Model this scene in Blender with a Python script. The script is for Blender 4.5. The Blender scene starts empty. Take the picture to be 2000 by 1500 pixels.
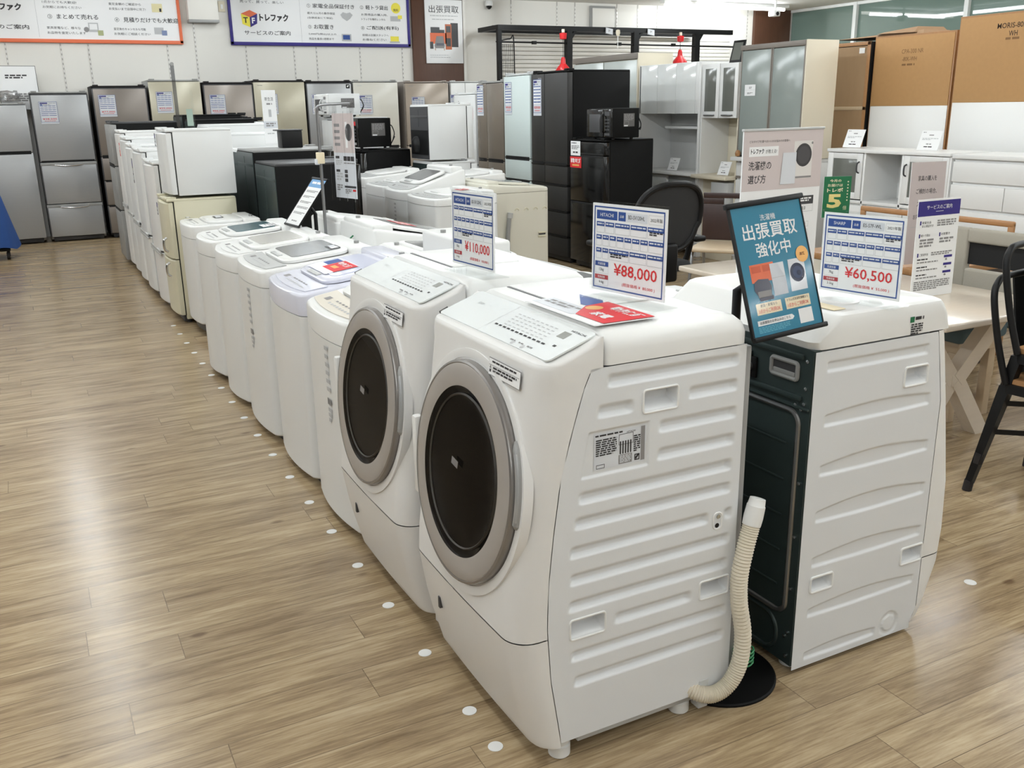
import bpy, bmesh, math, random
from mathutils import Matrix, Vector
random.seed(7)
SC = bpy.context.scene
COL = SC.collection
PI = math.pi

# ------------------------------------------------------------------ camera
cd = bpy.data.cameras.new('camera')
cd.sensor_width = 36.0
cd.lens = 32.6407
cd.clip_start = 0.05
cam = bpy.data.objects.new('camera', cd)
COL.objects.link(cam)
cr, cu_, cb = Vector((0.8880, -0.4596, -0.0167)), Vector((0.1459, 0.2468, 0.9580)), Vector((-0.4362, -0.8531, 0.2862))
cb.normalize(); cr = (cr - cb * cr.dot(cb)).normalized(); cu_ = cb.cross(cr)
cam.matrix_world = Matrix(((cr.x, cu_.x, cb.x, 0), (cr.y, cu_.y, cb.y, 0), (cr.z, cu_.z, cb.z, 1.48), (0, 0, 0, 1)))
SC.camera = cam

# ------------------------------------------------------------------ world, light, exposure
w = bpy.data.worlds.new('shop_ambient'); SC.world = w; w.use_nodes = True
w.node_tree.nodes['Background'].inputs[0].default_value = (1.0, 0.985, 0.96, 1)
w.node_tree.nodes['Background'].inputs[1].default_value = 0.25
SC.view_settings.view_transform = 'Standard'
SC.view_settings.look = 'None'
SC.view_settings.exposure = 0.0
SC.view_settings.gamma = 1.0
SC.view_settings.use_curve_mapping = False
CEIL = 3.0
TUBE_W = 15.2
TUBE_ROWS = (-2.7, 0.1, 2.9, 6.6, 9.6)
TUBE_YS = [-3.2 + 2.1 * k for k in range(8)]
def tube_light(x, y, along_x=False):
    # a bare tube shines to both sides as well as down: two strips, tilted outwards
    for sgn in (-1, 1):
        l = bpy.data.lights.new('tube_light', 'AREA'); l.shape = 'RECTANGLE'
        l.size, l.size_y = 0.05, 1.9
        l.energy = TUBE_W; l.color = (0.90, 0.965, 1.0)
        o = bpy.data.objects.new('tube_light', l); COL.objects.link(o)
        o.rotation_euler = (Matrix.Rotation(PI / 2 if along_x else 0, 4, 'Z') @ Matrix.Rotation(sgn * math.radians(72), 4, 'Y')).to_euler()
        dx = -sgn * 0.03; o.location = (x + (0 if along_x else dx), y + (dx if along_x else 0), CEIL - 0.09)
for tx in TUBE_ROWS:
    for ty in TUBE_YS:
        tube_light(tx, ty)
tube_light(10.3, 12.45, True)

# ------------------------------------------------------------------ colours and materials
def lin(c):
    return tuple(((v / 255) / 12.92 if v / 255 <= 0.04045 else ((v / 255 + 0.055) / 1.055) ** 2.4) for v in c)
MATS = {}
def mat(name, rgb, rough=0.5, metal=0.0, coat=0.0, emit=0.0, noise=0.0, bump=0.0, scale=40.0, stretch=None, spec=0.5):
    if name in MATS: return MATS[name]
    m = bpy.data.materials.new(name); m.use_nodes = True
    nt = m.node_tree; p = nt.nodes['Principled BSDF']
    c = lin(rgb) + (1,)
    p.inputs['Base Color'].default_value = c
    p.inputs['Roughness'].default_value = rough
    p.inputs['Metallic'].default_value = metal
    p.inputs['Coat Weight'].default_value = coat
    p.inputs['Coat Roughness'].default_value = 0.08
    p.inputs['Specular IOR Level'].default_value = spec
    if emit:
        p.inputs['Emission Color'].default_value = c
        p.inputs['Emission Strength'].default_value = emit
    if noise or bump:
        tc = nt.nodes.new('ShaderNodeTexCoord'); mp = nt.nodes.new('ShaderNodeMapping')
        nz = nt.nodes.new('ShaderNodeTexNoise'); nz.inputs['Scale'].default_value = scale; nz.inputs['Detail'].default_value = 4
        if stretch: mp.inputs['Scale'].default_value = stretch
        nt.links.new(tc.outputs['Object'], mp.inputs['Vector']); nt.links.new(mp.outputs['Vector'], nz.inputs['Vector'])
        if noise:
            mx = nt.nodes.new('ShaderNodeMix'); mx.data_type = 'RGBA'
            mx.inputs[6].default_value = tuple(v * (1 - noise) for v in c[:3]) + (1,)
            mx.inputs[7].default_value = tuple(min(1, v * (1 + noise)) for v in c[:3]) + (1,)
            nt.links.new(nz.outputs['Fac'], mx.inputs[0]); nt.links.new(mx.outputs[2], p.inputs['Base Color'])
        if bump:
            b = nt.nodes.new('ShaderNodeBump'); b.inputs['Strength'].default_value = bump; b.inputs['Distance'].default_value = 0.002
            nt.links.new(nz.outputs['Fac'], b.inputs['Height']); nt.links.new(b.outputs['Normal'], p.inputs['Normal'])
    MATS[name] = m
    return m
def clear_mat(name, tint=(255, 255, 255), gloss=0.10, rough=0.03):
    if name in MATS: return MATS[name]
    m = bpy.data.materials.new(name); m.use_nodes = True; nt = m.node_tree; nt.nodes.clear()
    o = nt.nodes.new('ShaderNodeOutputMaterial'); t = nt.nodes.new('ShaderNodeBsdfTransparent'); g = nt.nodes.new('ShaderNodeBsdfGlossy')
    t.inputs[0].default_value = lin(tint) + (1,); g.inputs['Roughness'].default_value = rough
    lw = nt.nodes.new('ShaderNodeLayerWeight'); lw.inputs[0].default_value = 0.25
    ma = nt.nodes.new('ShaderNodeMath'); ma.operation = 'MULTIPLY_ADD'; ma.inputs[1].default_value = 0.2; ma.inputs[2].default_value = gloss
    ma.use_clamp = True
    mx = nt.nodes.new('ShaderNodeMixShader')
    nt.links.new(lw.outputs['Fresnel'], ma.inputs[0]); nt.links.new(ma.outputs[0], mx.inputs[0])
    nt.links.new(t.outputs[0], mx.inputs[1]); nt.links.new(g.outputs[0], mx.inputs[2]); nt.links.new(mx.outputs[0], o.inputs[0])
    MATS[name] = m
    return m
WHITE = mat('white_enamel', (226, 227, 226), 0.28, noise=0.012, scale=6)
WHITEM = mat('white_stamped_steel', (221, 223, 225), 0.42, noise=0.012, bump=0.05, scale=300)
WHITEP = mat('white_plastic', (231, 231, 229), 0.33, noise=0.012, scale=8)
WARMW = mat('warm_white_plastic', (226, 225, 223), 0.36, noise=0.012, scale=8)
PANELW = mat('cool_white_panel', (226, 230, 230), 0.22)
CREAM = mat('cream_enamel', (214, 209, 184), 0.35, noise=0.02, scale=8)
BEIGE = mat('beige_panel', (214, 206, 192), 0.35)
LAV = mat('lavender_plastic', (217, 218, 230), 0.22)
GREYP = mat('grey_plastic', (150, 150, 148), 0.4)
LGREY = mat('light_grey_plastic', (190, 191, 190), 0.38)
DGREY = mat('dark_grey_plastic', (62, 62, 64), 0.45)
BLACK = mat('black_plastic', (15, 15, 16), 0.45, spec=0.3)
BLACKG = mat('black_gloss', (11, 11, 12), 0.12)
BLACKM = mat('black_matt_steel', (9, 9, 9), 0.6, noise=0.1, bump=0.04, scale=250, spec=0.2)
CHAR = mat('charcoal_door', (50, 49, 48), 0.42, noise=0.04, scale=20, spec=0.3)
SHADOW = mat('dark_gap', (12, 11, 11), 0.8)
GREENM = mat('dark_green_galvanised_steel', (60, 72, 71), 0.32, metal=0.35, noise=0.15, scale=5)
TEAL = mat('teal_lid_glass', (38, 82, 92), 0.15)
SMOKE = mat('smoky_grey_lid', (120, 121, 120), 0.15)
SILVER = mat('silver_door', (168, 169, 170), 0.33, metal=0.35, noise=0.03, scale=3, stretch=(1, 1, 30))
BRONZE = mat('bronze_door', (130, 122, 115), 0.3, metal=0.35, noise=0.03, scale=3)
CHAMP = mat('champagne_door', (184, 178, 158), 0.24, metal=0.15)
TAUPE = mat('taupe_door', (158, 149, 141), 0.25, metal=0.2)
IVORY = mat('ivory_door', (208, 205, 195), 0.22)
SANDB = mat('sand_brown_door', (164, 152, 139), 0.22, metal=0.15)
MOCHA = mat('mocha_glass_door', (122, 113, 103), 0.14, metal=0.1)
MINT = mat('pale_mint_glass_door', (208, 220, 218), 0.12)
CHROME = mat('chrome', (205, 206, 208), 0.18, metal=1.0)
STEEL = mat('brushed_steel', (150, 151, 152), 0.34, metal=0.9)
SCREW = mat('screw_zinc', (190, 196, 198), 0.25, metal=1.0)
RUBBER = mat('rubber_dark', (34, 30, 30), 0.7)
TAUPEG = mat('taupe_gloss_ring', (176, 171, 166), 0.25)
DGLASS = mat('dark_door_glass', (4, 4, 6), 0.08, spec=0.03)
DRIM = mat('door_rim_grey', (140, 136, 133), 0.25, metal=0.5)
PAPER = mat('paper_white', (238, 238, 238), 0.6)
PAPERG = mat('paper_grey', (214, 217, 222), 0.6)
PAPERP = mat('paper_pinkish', (206, 194, 192), 0.5)
BLUE = mat('print_blue', (40, 75, 145), 0.5)
INDIGO = mat('print_indigo', (46, 34, 122), 0.5)
RED = mat('print_red', (214, 40, 46), 0.5)
CRIM = mat('print_crimson', (176, 58, 66), 0.5)
ORANGE = mat('print_orange', (226, 112, 72), 0.5)
YELLOW = mat('print_yellow', (240, 226, 74), 0.5)
INK = mat('print_ink', (48, 46, 48), 0.6)
INKG = mat('print_grey', (140, 138, 138), 0.6)
INKL = mat('print_light_grey', (186, 187, 188), 0.6)
CYAN = mat('print_teal_blue', (20, 122, 152), 0.35)
CREAMP = mat('print_cream', (236, 222, 190), 0.5)
AMBER = mat('print_amber', (226, 170, 98), 0.5)
GREENP = mat('print_green', (28, 112, 72), 0.5)
NAVYP = mat('print_navy_disc', (42, 50, 74), 0.5)
ACRYL = clear_mat('clear_acrylic', (252, 253, 253), 0.02)
FILM = clear_mat('clear_film', (252, 252, 252), 0.015, 0.08)
DOME = clear_mat('clear_door_dome', (250, 249, 248), 0.004, 0.02)
WOODB = mat('brown_wood_panel', (84, 54, 38), 0.45, noise=0.25, scale=6, stretch=(9, 9, 0.7))
WOODD = mat('dark_brown_wood', (52, 34, 30), 0.4, noise=0.2, scale=5, stretch=(8, 8, 1))
WOODO = mat('oak_wood', (166, 122, 80), 0.4, noise=0.15, scale=5, stretch=(2, 12, 12))
WOODL = mat('pale_wood', (198, 178, 150), 0.35, noise=0.08, scale=5, stretch=(2, 12, 12))
WOODT = mat('bleached_table_wood', (214, 202, 186), 0.18, noise=0.05, scale=4, stretch=(2, 12, 12))
BOARD = mat('hardboard_back', (183, 141, 92), 0.7, noise=0.06, scale=30)
BOARDT = mat('tan_plywood_back', (158, 130, 98), 0.7, noise=0.06, scale=10, stretch=(3, 3, .6))
MELAM = mat('white_melamine', (228, 228, 226), 0.3)
CREAMB = mat('cream_board', (222, 213, 192), 0.45)
FROST = mat('frosted_grey_green_glass', (146, 154, 150), 0.16)
CABG = mat('grey_brown_edge', (128, 120, 112), 0.45)
DKPANE = mat('dim_cabinet_glass', (110, 112, 106), 0.12)
REDL = mat('red_lamp_enamel', (206, 40, 44), 0.25)
BLUEF = mat('blue_denim_cloth', (38, 76, 140), 0.85, noise=0.12, bump=0.3, scale=120)
FABG = mat('grey_beige_fabric', (156, 150, 138), 0.9, noise=0.06, bump=0.2, scale=300)
FABB = mat('slate_blue_fabric', (92, 112, 120), 0.9, noise=0.06, bump=0.2, scale=300)
MESHF = mat('black_mesh_fabric', (42, 42, 43), 0.8, noise=0.15, scale=400)
HOSE = mat('ivory_hose', (214, 205, 186), 0.5)
CARD = mat('brown_cardboard', (150, 120, 90), 0.8, noise=0.06, scale=12)
WALLW = mat('white_wall_panel', (226, 223, 216), 0.55, noise=0.01, scale=3)
GROOVE = mat('wall_slot', (172, 168, 162), 0.6)
SLOTL = mat('wall_slot_metal', (226, 224, 220), 0.3, metal=0.3)
GRN = mat('green_wire', (40, 130, 80), 0.4)

# ------------------------------------------------------------------ mesh builder
class MB:
    def __init__(s):
        s.V = []; s.F = []; s.I = []; s.mats = []; s.X = Matrix()
    def slot(s, m):
        if m not in s.mats: s.mats.append(m)
        return s.mats.index(m)
    def add(s, vs, fs, m):
        b = len(s.V); k = s.slot(m)
        s.V += [tuple(s.X @ Vector(v)) for v in vs]
        for f in fs:
            s.F.append([b + i for i in f]); s.I.append(k)
        return s
    def box(s, x0, x1, y0, y1, z0, z1, m, bev=0.0, seg=2):
        x0, x1 = sorted((x0, x1)); y0, y1 = sorted((y0, y1)); z0, z1 = sorted((z0, z1))
        if bev <= 0:
            v = [(x, y, z) for x in (x0, x1) for y in (y0, y1) for z in (z0, z1)]
            return s.add(v, [(0, 1, 3, 2), (4, 6, 7, 5), (0, 4, 5, 1), (2, 3, 7, 6), (0, 2, 6, 4), (1, 5, 7, 3)], m)
        bm = bmesh.new(); bmesh.ops.create_cube(bm, size=1)
        for v in bm.verts:
            v.co = ((x0 + x1) / 2 + v.co.x * (x1 - x0), (y0 + y1) / 2 + v.co.y * (y1 - y0), (z0 + z1) / 2 + v.co.z * (z1 - z0))
        bev = min(bev, 0.49 * min(x1 - x0, y1 - y0, z1 - z0))
        bmesh.ops.bevel(bm, geom=bm.edges[:], offset=bev, segments=seg, profile=0.5, affect='EDGES')
        bm.verts.index_update()
        s.add([v.co[:] for v in bm.verts], [[v.index for v in f.verts] for f in bm.faces], m); bm.free()
        return s
    def loft(s, rings, m, cap0=True, cap1=True, closed=True):
        n = len(rings[0]); vs = [p for r in rings for p in r]; fs = []
        for i in range(len(rings) - 1):
            for j in range(n if closed else n - 1):
                k = (j + 1) % n
                fs.append((i * n + j, i * n + k, (i + 1) * n + k, (i + 1) * n + j))
        if cap0: fs.append(tuple(range(n))[::-1])
        if cap1: fs.append(tuple((len(rings) - 1) * n + j for j in range(n)))
        return s.add(vs, fs, m)
    def tube(s, pts, r, m, n=10, cap=True):
        P = [Vector(p) for p in pts]; R = r if isinstance(r, (list, tuple)) else [r] * len(P)
        rings = []; up = None
        for i, p in enumerate(P):
            t = (P[min(i + 1, len(P) - 1)] - P[max(i - 1, 0)]).normalized()
            if up is None:
                up = Vector((0, 0, 1)) if abs(t.z) < 0.9 else Vector((1, 0, 0))
            a = t.cross(up).normalized(); up = a.cross(t).normalized()
            rings.append([tuple(p + (a * math.cos(2 * PI * k / n) + up * math.sin(2 * PI * k / n)) * R[i]) for k in range(n)])
        return s.loft(rings, m, cap, cap)
    def cyl(s, p0, p1, r0, m, r1=None, n=24):
        return s.tube([p0, p1], [r0, r0 if r1 is None else r1], m, n)
    def lathe(s, prof, m, n=48, cap0=False, cap1=False, o=(0, 0, 0), ax=(0, 0, 1)):
        az = Vector(ax).normalized(); a = az.cross(Vector((0, 1, 0)))
        if a.length < 1e-3: a = Vector((1, 0, 0))
        a.normalize(); b = az.cross(a); o = Vector(o)
        rings = [[tuple(o + (a * math.cos(2 * PI * k / n) + b * math.sin(2 * PI * k / n)) * r + az * h) for k in range(n)] for r, h in prof]
        return s.loft(rings, m, cap0, cap1)
    def prism(s, poly, d0, d1, m, plane='xz', top=None):
        def P(p, d):
            return {'xz': (p[0], d, p[1]), 'yz': (d, p[0], p[1]), 'xy': (p[0], p[1], d)}[plane]
        return s.loft([[P(p, d0) for p in poly], [P(p, d1) for p in (top or poly)]], m)
    def build(s, name, parent=None, label=None, ang=32, loc=None):
        me = bpy.data.meshes.new(name); me.from_pydata(s.V, [], s.F)
        for m in s.mats: me.materials.append(m)
        me.polygons.foreach_set('material_index', s.I)
        bm = bmesh.new(); bm.from_mesh(me); bmesh.ops.recalc_face_normals(bm, faces=bm.faces[:]); bm.to_mesh(me); bm.free()
        me.polygons.foreach_set('use_smooth', [True] * len(me.polygons))
        me.set_sharp_from_angle(angle=math.radians(ang)); me.update()
        o = bpy.data.objects.new(name, me); COL.objects.link(o)
        if parent: o.parent = parent
        if label: o['label'] = label
        if loc: o.location = loc
        return o
def thing(name, label, cat, loc=(0, 0, 0), rz=0.0, group=None, M=None):
    o = bpy.data.objects.new(name, None); COL.objects.link(o); o.empty_display_size = 0.05
    if M is not None: o.matrix_world = M
    else: o.location = loc; o.rotation_euler = (0, 0, rz)
    o['label'] = label; o['category'] = cat
    if group: o['group'] = group
    return o
def tag(o, label, cat, group=None):
    o['label'] = label; o['category'] = cat
    if group: o['group'] = group
    return o
def struct(o):
    o['kind'] = 'structure'; return o
def dup(root, loc=None, label=None, rz=None):
    r = root.copy(); COL.objects.link(r)
    if loc: r.location = loc
    if rz is not None: r.rotation_euler = (0, 0, rz)
    if label: r['label'] = label
    for ch in list(root.children):
        c = ch.copy(); COL.objects.link(c); c.parent = r
        for g in list(ch.children):
            d = g.copy(); COL.objects.link(d); d.parent = c
    return r
def rrect(x0, x1, y0, y1, r, n=5):
    out = []
    for cx, cy, a0 in ((x1 - r, y1 - r, 0), (x0 + r, y1 - r, 90), (x0 + r, y0 + r, 180), (x1 - r, y0 + r, 270)):
        for k in range(n + 1):
            a = math.radians(a0 + 90 * k / n); out.append((cx + r * math.cos(a), cy + r * math.sin(a)))
    return out
def smooth_path(pts, n=8):
    P = [Vector(p) for p in pts]; out = []
    for i in range(len(P) - 1):
        p0, p1, p2, p3 = P[max(i - 1, 0)], P[i], P[i + 1], P[min(i + 2, len(P) - 1)]
        for k in range(n):
            t = k / n
            out.append(0.5 * ((2 * p1) + (p2 - p0) * t + (2 * p0 - 5 * p1 + 4 * p2 - p3) * t * t + (3 * p1 - p0 - 3 * p2 + p3) * t ** 3))
    out.append(P[-1]); return out
def interp(tab, z):
    if z <= tab[0][0]: return tab[0][1]
    for (a, va), (b, vb) in zip(tab, tab[1:]):
        if z <= b: return va + (vb - va) * (z - a) / (b - a)
    return tab[-1][1]

# ------------------------------------------------------------------ flat print: lettering and marks on a face
TXT = {}
def text_geo(body, bold=0.0):
    k = (body, bold)
    if k in TXT: return TXT[k]
    c = bpy.data.curves.new('t', 'FONT'); c.body = body; c.size = 1; c.resolution_u = 2; c.offset = bold
    o = bpy.data.objects.new('t', c); COL.objects.link(o)
    dg = bpy.context.evaluated_depsgraph_get()
    me = bpy.data.meshes.new_from_object(o.evaluated_get(dg))
    vs = [(v.co.x, v.co.y) for v in me.vertices]; fs = [tuple(p.vertices) for p in me.polygons]
    bpy.data.objects.remove(o); bpy.data.curves.remove(c); bpy.data.meshes.remove(me)
    x0 = min(v[0] for v in vs); x1 = max(v[0] for v in vs); y0 = min(v[1] for v in vs); y1 = max(v[1] for v in vs)
    TXT[k] = (vs, fs, x0, x1, y0, y1); return TXT[k]
class Pr:
    """A printed face: o = top-left corner, u = to the right, d = downwards; x, y run 0..1 across W and H."""
    def __init__(s, mb, o, u, d, W, H, eps=0.0004, mt=None):
        s.mb = mb; s.mt = mt or mb; s.o = Vector(o); s.u = Vector(u).normalized(); s.d = Vector(d).normalized(); s.W = W; s.H = H
        s.n = s.d.cross(s.u).normalized() * eps      # towards the viewer
    def at(s, x, y, l=1):
        return tuple(s.o + s.u * (x * s.W) + s.d * (y * s.H) + s.n * l)
    def poly(s, pts, m, l=1):
        s.mb.add([s.at(x, y, l) for x, y in pts], [tuple(range(len(pts)))], m)
    def rect(s, x, y, w, h, m, l=1):
        s.poly([(x, y), (x + w, y), (x + w, y + h), (x, y + h)], m, l)
    def frame(s, x, y, w, h, t, m, l=1):
        tx = t * s.H / s.W
        s.rect(x, y, w, t, m, l); s.rect(x, y + h - t, w, t, m, l)
        s.rect(x, y + t, tx, h - 2 * t, m, l); s.rect(x + w - tx, y + t, tx, h - 2 * t, m, l)
    def disc(s, x, y, r, m, l=1, n=28, ry=None):
        ry = r * s.W / s.H if ry is None else ry
        s.poly([(x + r * math.cos(2 * PI * k / n), y + ry * math.sin(2 * PI * k / n)) for k in range(n)], m, l)
    def txt(s, body, x, y, h, m, l=2, w=None, al='L', bold=0.0):
        """x, y = top-left (or top-centre) of the text box, h = its height, w = its width, in fractions."""
        vs, fs, x0, x1, y0, y1 = text_geo(body, bold)
        k = h * s.H / max(1e-6, (y1 - y0)); kx = k if w is None else w * s.W / (x1 - x0)
        wd = (x1 - x0) * kx / s.W
        ox = x if al == 'L' else (x - wd / 2 if al == 'C' else x - wd)
        s.mt.add([s.at(ox + (a - x0) * kx / s.W, y + (y1 - b) * k / s.H, l) for a, b in vs], fs, m)
    def marks(s, x, y, w, h, m, n=1, l=2, seed=1, gap=0.35):
        """rows of small unreadable words"""
        rr = random.Random(seed)
        rh = h / n
        for i in range(n):
            cx = x
            end = x + w * (1.0 if i < n - 1 or n == 1 else rr.uniform(0.55, 0.95))
            while cx < end - 1e-6:
                ww = min(rr.uniform(1.2, 3.2) * rh * s.H / s.W, end - cx)
                s.rect(cx, y + i * rh, ww, rh * (1 - gap), m, l); cx += ww + 0.45 * rh * s.H / s.W
def card_matrix(c, yaw, tilt=0.0, roll=0.0):
    return Matrix.Translation(c) @ Matrix.Rotation(math.radians(yaw), 4, 'Z') @ Matrix.Rotation(-math.radians(tilt), 4, 'X') @ Matrix.Rotation(-math.radians(roll), 4, 'Y')
def printed(draw, parent, o, u, d, W, H, eps=0.0004, X=None):
    p = MB(); t = MB()
    if X is not None: p.X = X; t.X = X
    draw(Pr(p, o, u, d, W, H, eps, t))
    if p.F: p.build('print', parent)
    if t.F: t.build('lettering', parent)
def card(name, label, cat, c, yaw, W, H, draw, tilt=0.0, roll=0.0, sheet=PAPER, th=0.003, group=None, holder=None):
    """A printed sheet whose front faces local -Y; c = centre of the front face."""
    r = thing(name, label, cat, group=group, M=card_matrix(c, yaw, tilt, roll))
    b = MB(); b.box(-W / 2, W / 2, 0.0, th, -H / 2, H / 2, sheet); b.build('sheet', r)
    if draw:
        printed(draw, r, (-W / 2, 0, H / 2), (1, 0, 0), (0, 0, -1), W, H)
    if holder == 'acrylic':
        h = MB(); h.add([(-W / 2 - .004, -.003, -H / 2 - .014), (W / 2 + .004, -.003, -H / 2 - .014), (W / 2 + .004, -.003, H / 2 + .006), (-W / 2 - .004, -.003, H / 2 + .006)], [(0, 1, 2, 3)], ACRYL); h.box(-W / 2 - .004, W / 2 + .004, -.003, .004, H / 2 + .001, H / 2 + .006, ACRYL)
        h.box(-W / 2 - .004, W / 2 + .004, -0.035, 0.045, -H / 2 - 0.0165, -H / 2 - 0.0145, ACRYL); h.build('stand', r, 'clear acrylic stand')
    if holder == 'sleeve':
        h = MB(); h.add([(-W / 2 - .006, -.0028, -H / 2 - .008), (W / 2 + .006, -.0028, -H / 2 - .008), (W / 2 + .006, -.0028, H / 2 + .006), (-W / 2 - .006, -.0028, H / 2 + .006)], [(0, 1, 2, 3)], FILM); h.build('sleeve', r, 'clear plastic sleeve')
    return r

# ================================================================== THE SETTING
def floor_material():
    m = bpy.data.materials.new('wood_plank_floor'); m.use_nodes = True; nt = m.node_tree; L = nt.links
    p = nt.nodes['Principled BSDF']
    def N(t, **k):
        n = nt.nodes.new('ShaderNode' + t)
        for a, v in k.items(): setattr(n, a, v)
        return n
    tc = N('TexCoord')
    br = N('TexBrick'); br.offset = 0.0; br.offset_frequency = 2
    br.inputs['Scale'].default_value = 1.0; br.inputs['Brick Width'].default_value = 1.22; br.inputs['Row Height'].default_value = 0.1455
    br.inputs['Mortar Size'].default_value = 0.0013; br.inputs['Mortar Smooth'].default_value = 0.3; br.inputs['Bias'].default_value = 0.0
    br.inputs['Color1'].default_value = (0, 0, 0, 1); br.inputs['Color2'].default_value = (1, 1, 1, 1); br.inputs['Mortar'].default_value = (0.5, 0.5, 0.5, 1)
    sep = N('SeparateXYZ'); L.new(tc.outputs['Object'], sep.inputs[0])
    row = N('Math', operation='DIVIDE'); row.inputs[1].default_value = 0.1455; L.new(sep.outputs['Y'], row.inputs[0])
    fl = N('Math', operation='FLOOR'); L.new(row.outputs[0], fl.inputs[0])
    wn = N('TexWhiteNoise', noise_dimensions='1D'); L.new(fl.outputs[0], wn.inputs['W'])
    st = N('Math', operation='MULTIPLY_ADD'); st.inputs[1].default_value = 1.22; L.new(wn.outputs['Value'], st.inputs[0]); L.new(sep.outputs['X'], st.inputs[2])
    bv = N('CombineXYZ'); L.new(st.outputs[0], bv.inputs[0]); L.new(sep.outputs['Y'], bv.inputs[1]); L.new(bv.outputs[0], br.inputs['Vector'])
    sh = N('Math', operation='MULTIPLY'); sh.inputs[1].default_value = 3.71; L.new(fl.outputs[0], sh.inputs[0])
    tone = N('Math', operation='MULTIPLY_ADD'); tone.inputs[1].default_value = 5.0; L.new(br.outputs['Color'], tone.inputs[0]); L.new(sh.outputs[0], tone.inputs[2])
    cmb = N('CombineXYZ'); L.new(sep.outputs['X'], cmb.inputs[0]); L.new(sep.outputs['Y'], cmb.inputs[1]); L.new(tone.outputs[0], cmb.inputs[2])
    def grain(sx, sy, scale, detail, rough):
        mp = N('Mapping'); mp.inputs['Scale'].default_value = (sx, sy, 1.0); L.new(cmb.outputs[0], mp.inputs['Vector'])
        nz = N('TexNoise'); nz.inputs['Scale'].default_value = scale; nz.inputs['Detail'].default_value = detail; nz.inputs['Roughness'].default_value = rough
        nz.inputs['Distortion'].default_value = 0.25
        L.new(mp.outputs[0], nz.inputs['Vector']); return nz
    g1 = grain(1.5, 13, 1.7, 8, 0.68); g2 = grain(4.0, 85, 1.7, 5, 0.65); g3 = grain(0.9, 3.5, 1.2, 2, 0.5)
    mul = N('Math', operation='MULTIPLY_ADD'); mul.inputs[1].default_value = 0.36; L.new(g2.outputs['Fac'], mul.inputs[0])
    h1 = N('Math', operation='MULTIPLY'); h1.inputs[1].default_value = 0.64; L.new(g1.outputs['Fac'], h1.inputs[0]); L.new(h1.outputs[0], mul.inputs[2])
    cr_ = N('ValToRGB'); e = cr_.color_ramp.elements
    e[0].position = 0.33; e[0].color = lin((124, 104, 80)) + (1,)
    e[1].position = 0.66; e[1].color = lin((196, 178, 147)) + (1,)
    mid = e.new(0.45); mid.color = lin((152, 131, 102)) + (1,)
    md2 = e.new(0.54); md2.color = lin((175, 154, 122)) + (1,)
    L.new(mul.outputs[0], cr_.inputs[0])
    mx = N('Mix', data_type='RGBA', blend_type='MULTIPLY'); mx.inputs[0].default_value = 1.0
    r2 = N('ValToRGB'); q = r2.color_ramp.elements; q[0].position = 0.3; q[0].color = (0.80, 0.77, 0.75, 1); q[1].position = 0.7; q[1].color = (1.06, 1.06, 1.05, 1)
    L.new(g3.outputs['Fac'], r2.inputs[0]); L.new(cr_.outputs[0], mx.inputs[6]); L.new(r2.outputs[0], mx.inputs[7])
    # knots
    mk = N('Mapping'); mk.inputs['Scale'].default_value = (3.2, 6.0, 1.0); L.new(tc.outputs['Object'], mk.inputs['Vector'])
    vo = N('TexVoronoi'); vo.inputs['Scale'].default_value = 1.0; L.new(mk.outputs[0], vo.inputs['Vector'])
    kr = N('ValToRGB'); q = kr.color_ramp.elements; q[0].position = 0.045; q[0].color = (0.60, 0.55, 0.53, 1); q[1].position = 0.10; q[1].color = (1, 1, 1, 1)
    L.new(vo.outputs['Distance'], kr.inputs[0])
    mx2 = N('Mix', data_type='RGBA', blend_type='MULTIPLY'); mx2.inputs[0].default_value = 1.0
    L.new(mx.outputs[2], mx2.inputs[6]); L.new(kr.outputs[0], mx2.inputs[7])
    mx3 = N('Mix', data_type='RGBA'); mx3.inputs[7].default_value = lin((78, 62, 48)) + (1,)
    mf = N('Math', operation='MULTIPLY'); mf.inputs[1].default_value = 0.6; L.new(br.outputs['Fac'], mf.inputs[0])
    L.new(mf.outputs[0], mx3.inputs[0]); L.new(mx2.outputs[2], mx3.inputs[6]); L.new(mx3.outputs[2], p.inputs['Base Color'])
    rg = N('MapRange'); rg.inputs['To Min'].default_value = 0.13; rg.inputs['To Max'].default_value = 0.30
    L.new(g1.outputs['Fac'], rg.inputs['Value']); L.new(rg.outputs[0], p.inputs['Roughness'])
    bp = N('Bump'); bp.inputs['Strength'].default_value = 0.14; bp.inputs['Distance'].default_value = 0.0015
    L.new(mul.outputs[0], bp.inputs['Height']); L.new(bp.outputs['Normal'], p.inputs['Normal'])
    p.inputs['Specular IOR Level'].default_value = 0.45
    return m
XL, XR, YN, YF = -7.0, 12.3, -6.5, 13.2
b = MB(); b.box(XL, XR, YN, YF + .1, -0.1, 0.0, floor_material()); struct(b.build('floor'))
b = MB(); b.box(XL, XR + .1, YN, YF + .1, CEIL, CEIL + .1, mat('ceiling_white', (240, 239, 236), 0.8, noise=0.02, scale=30)); struct(b.build('ceiling'))
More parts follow.
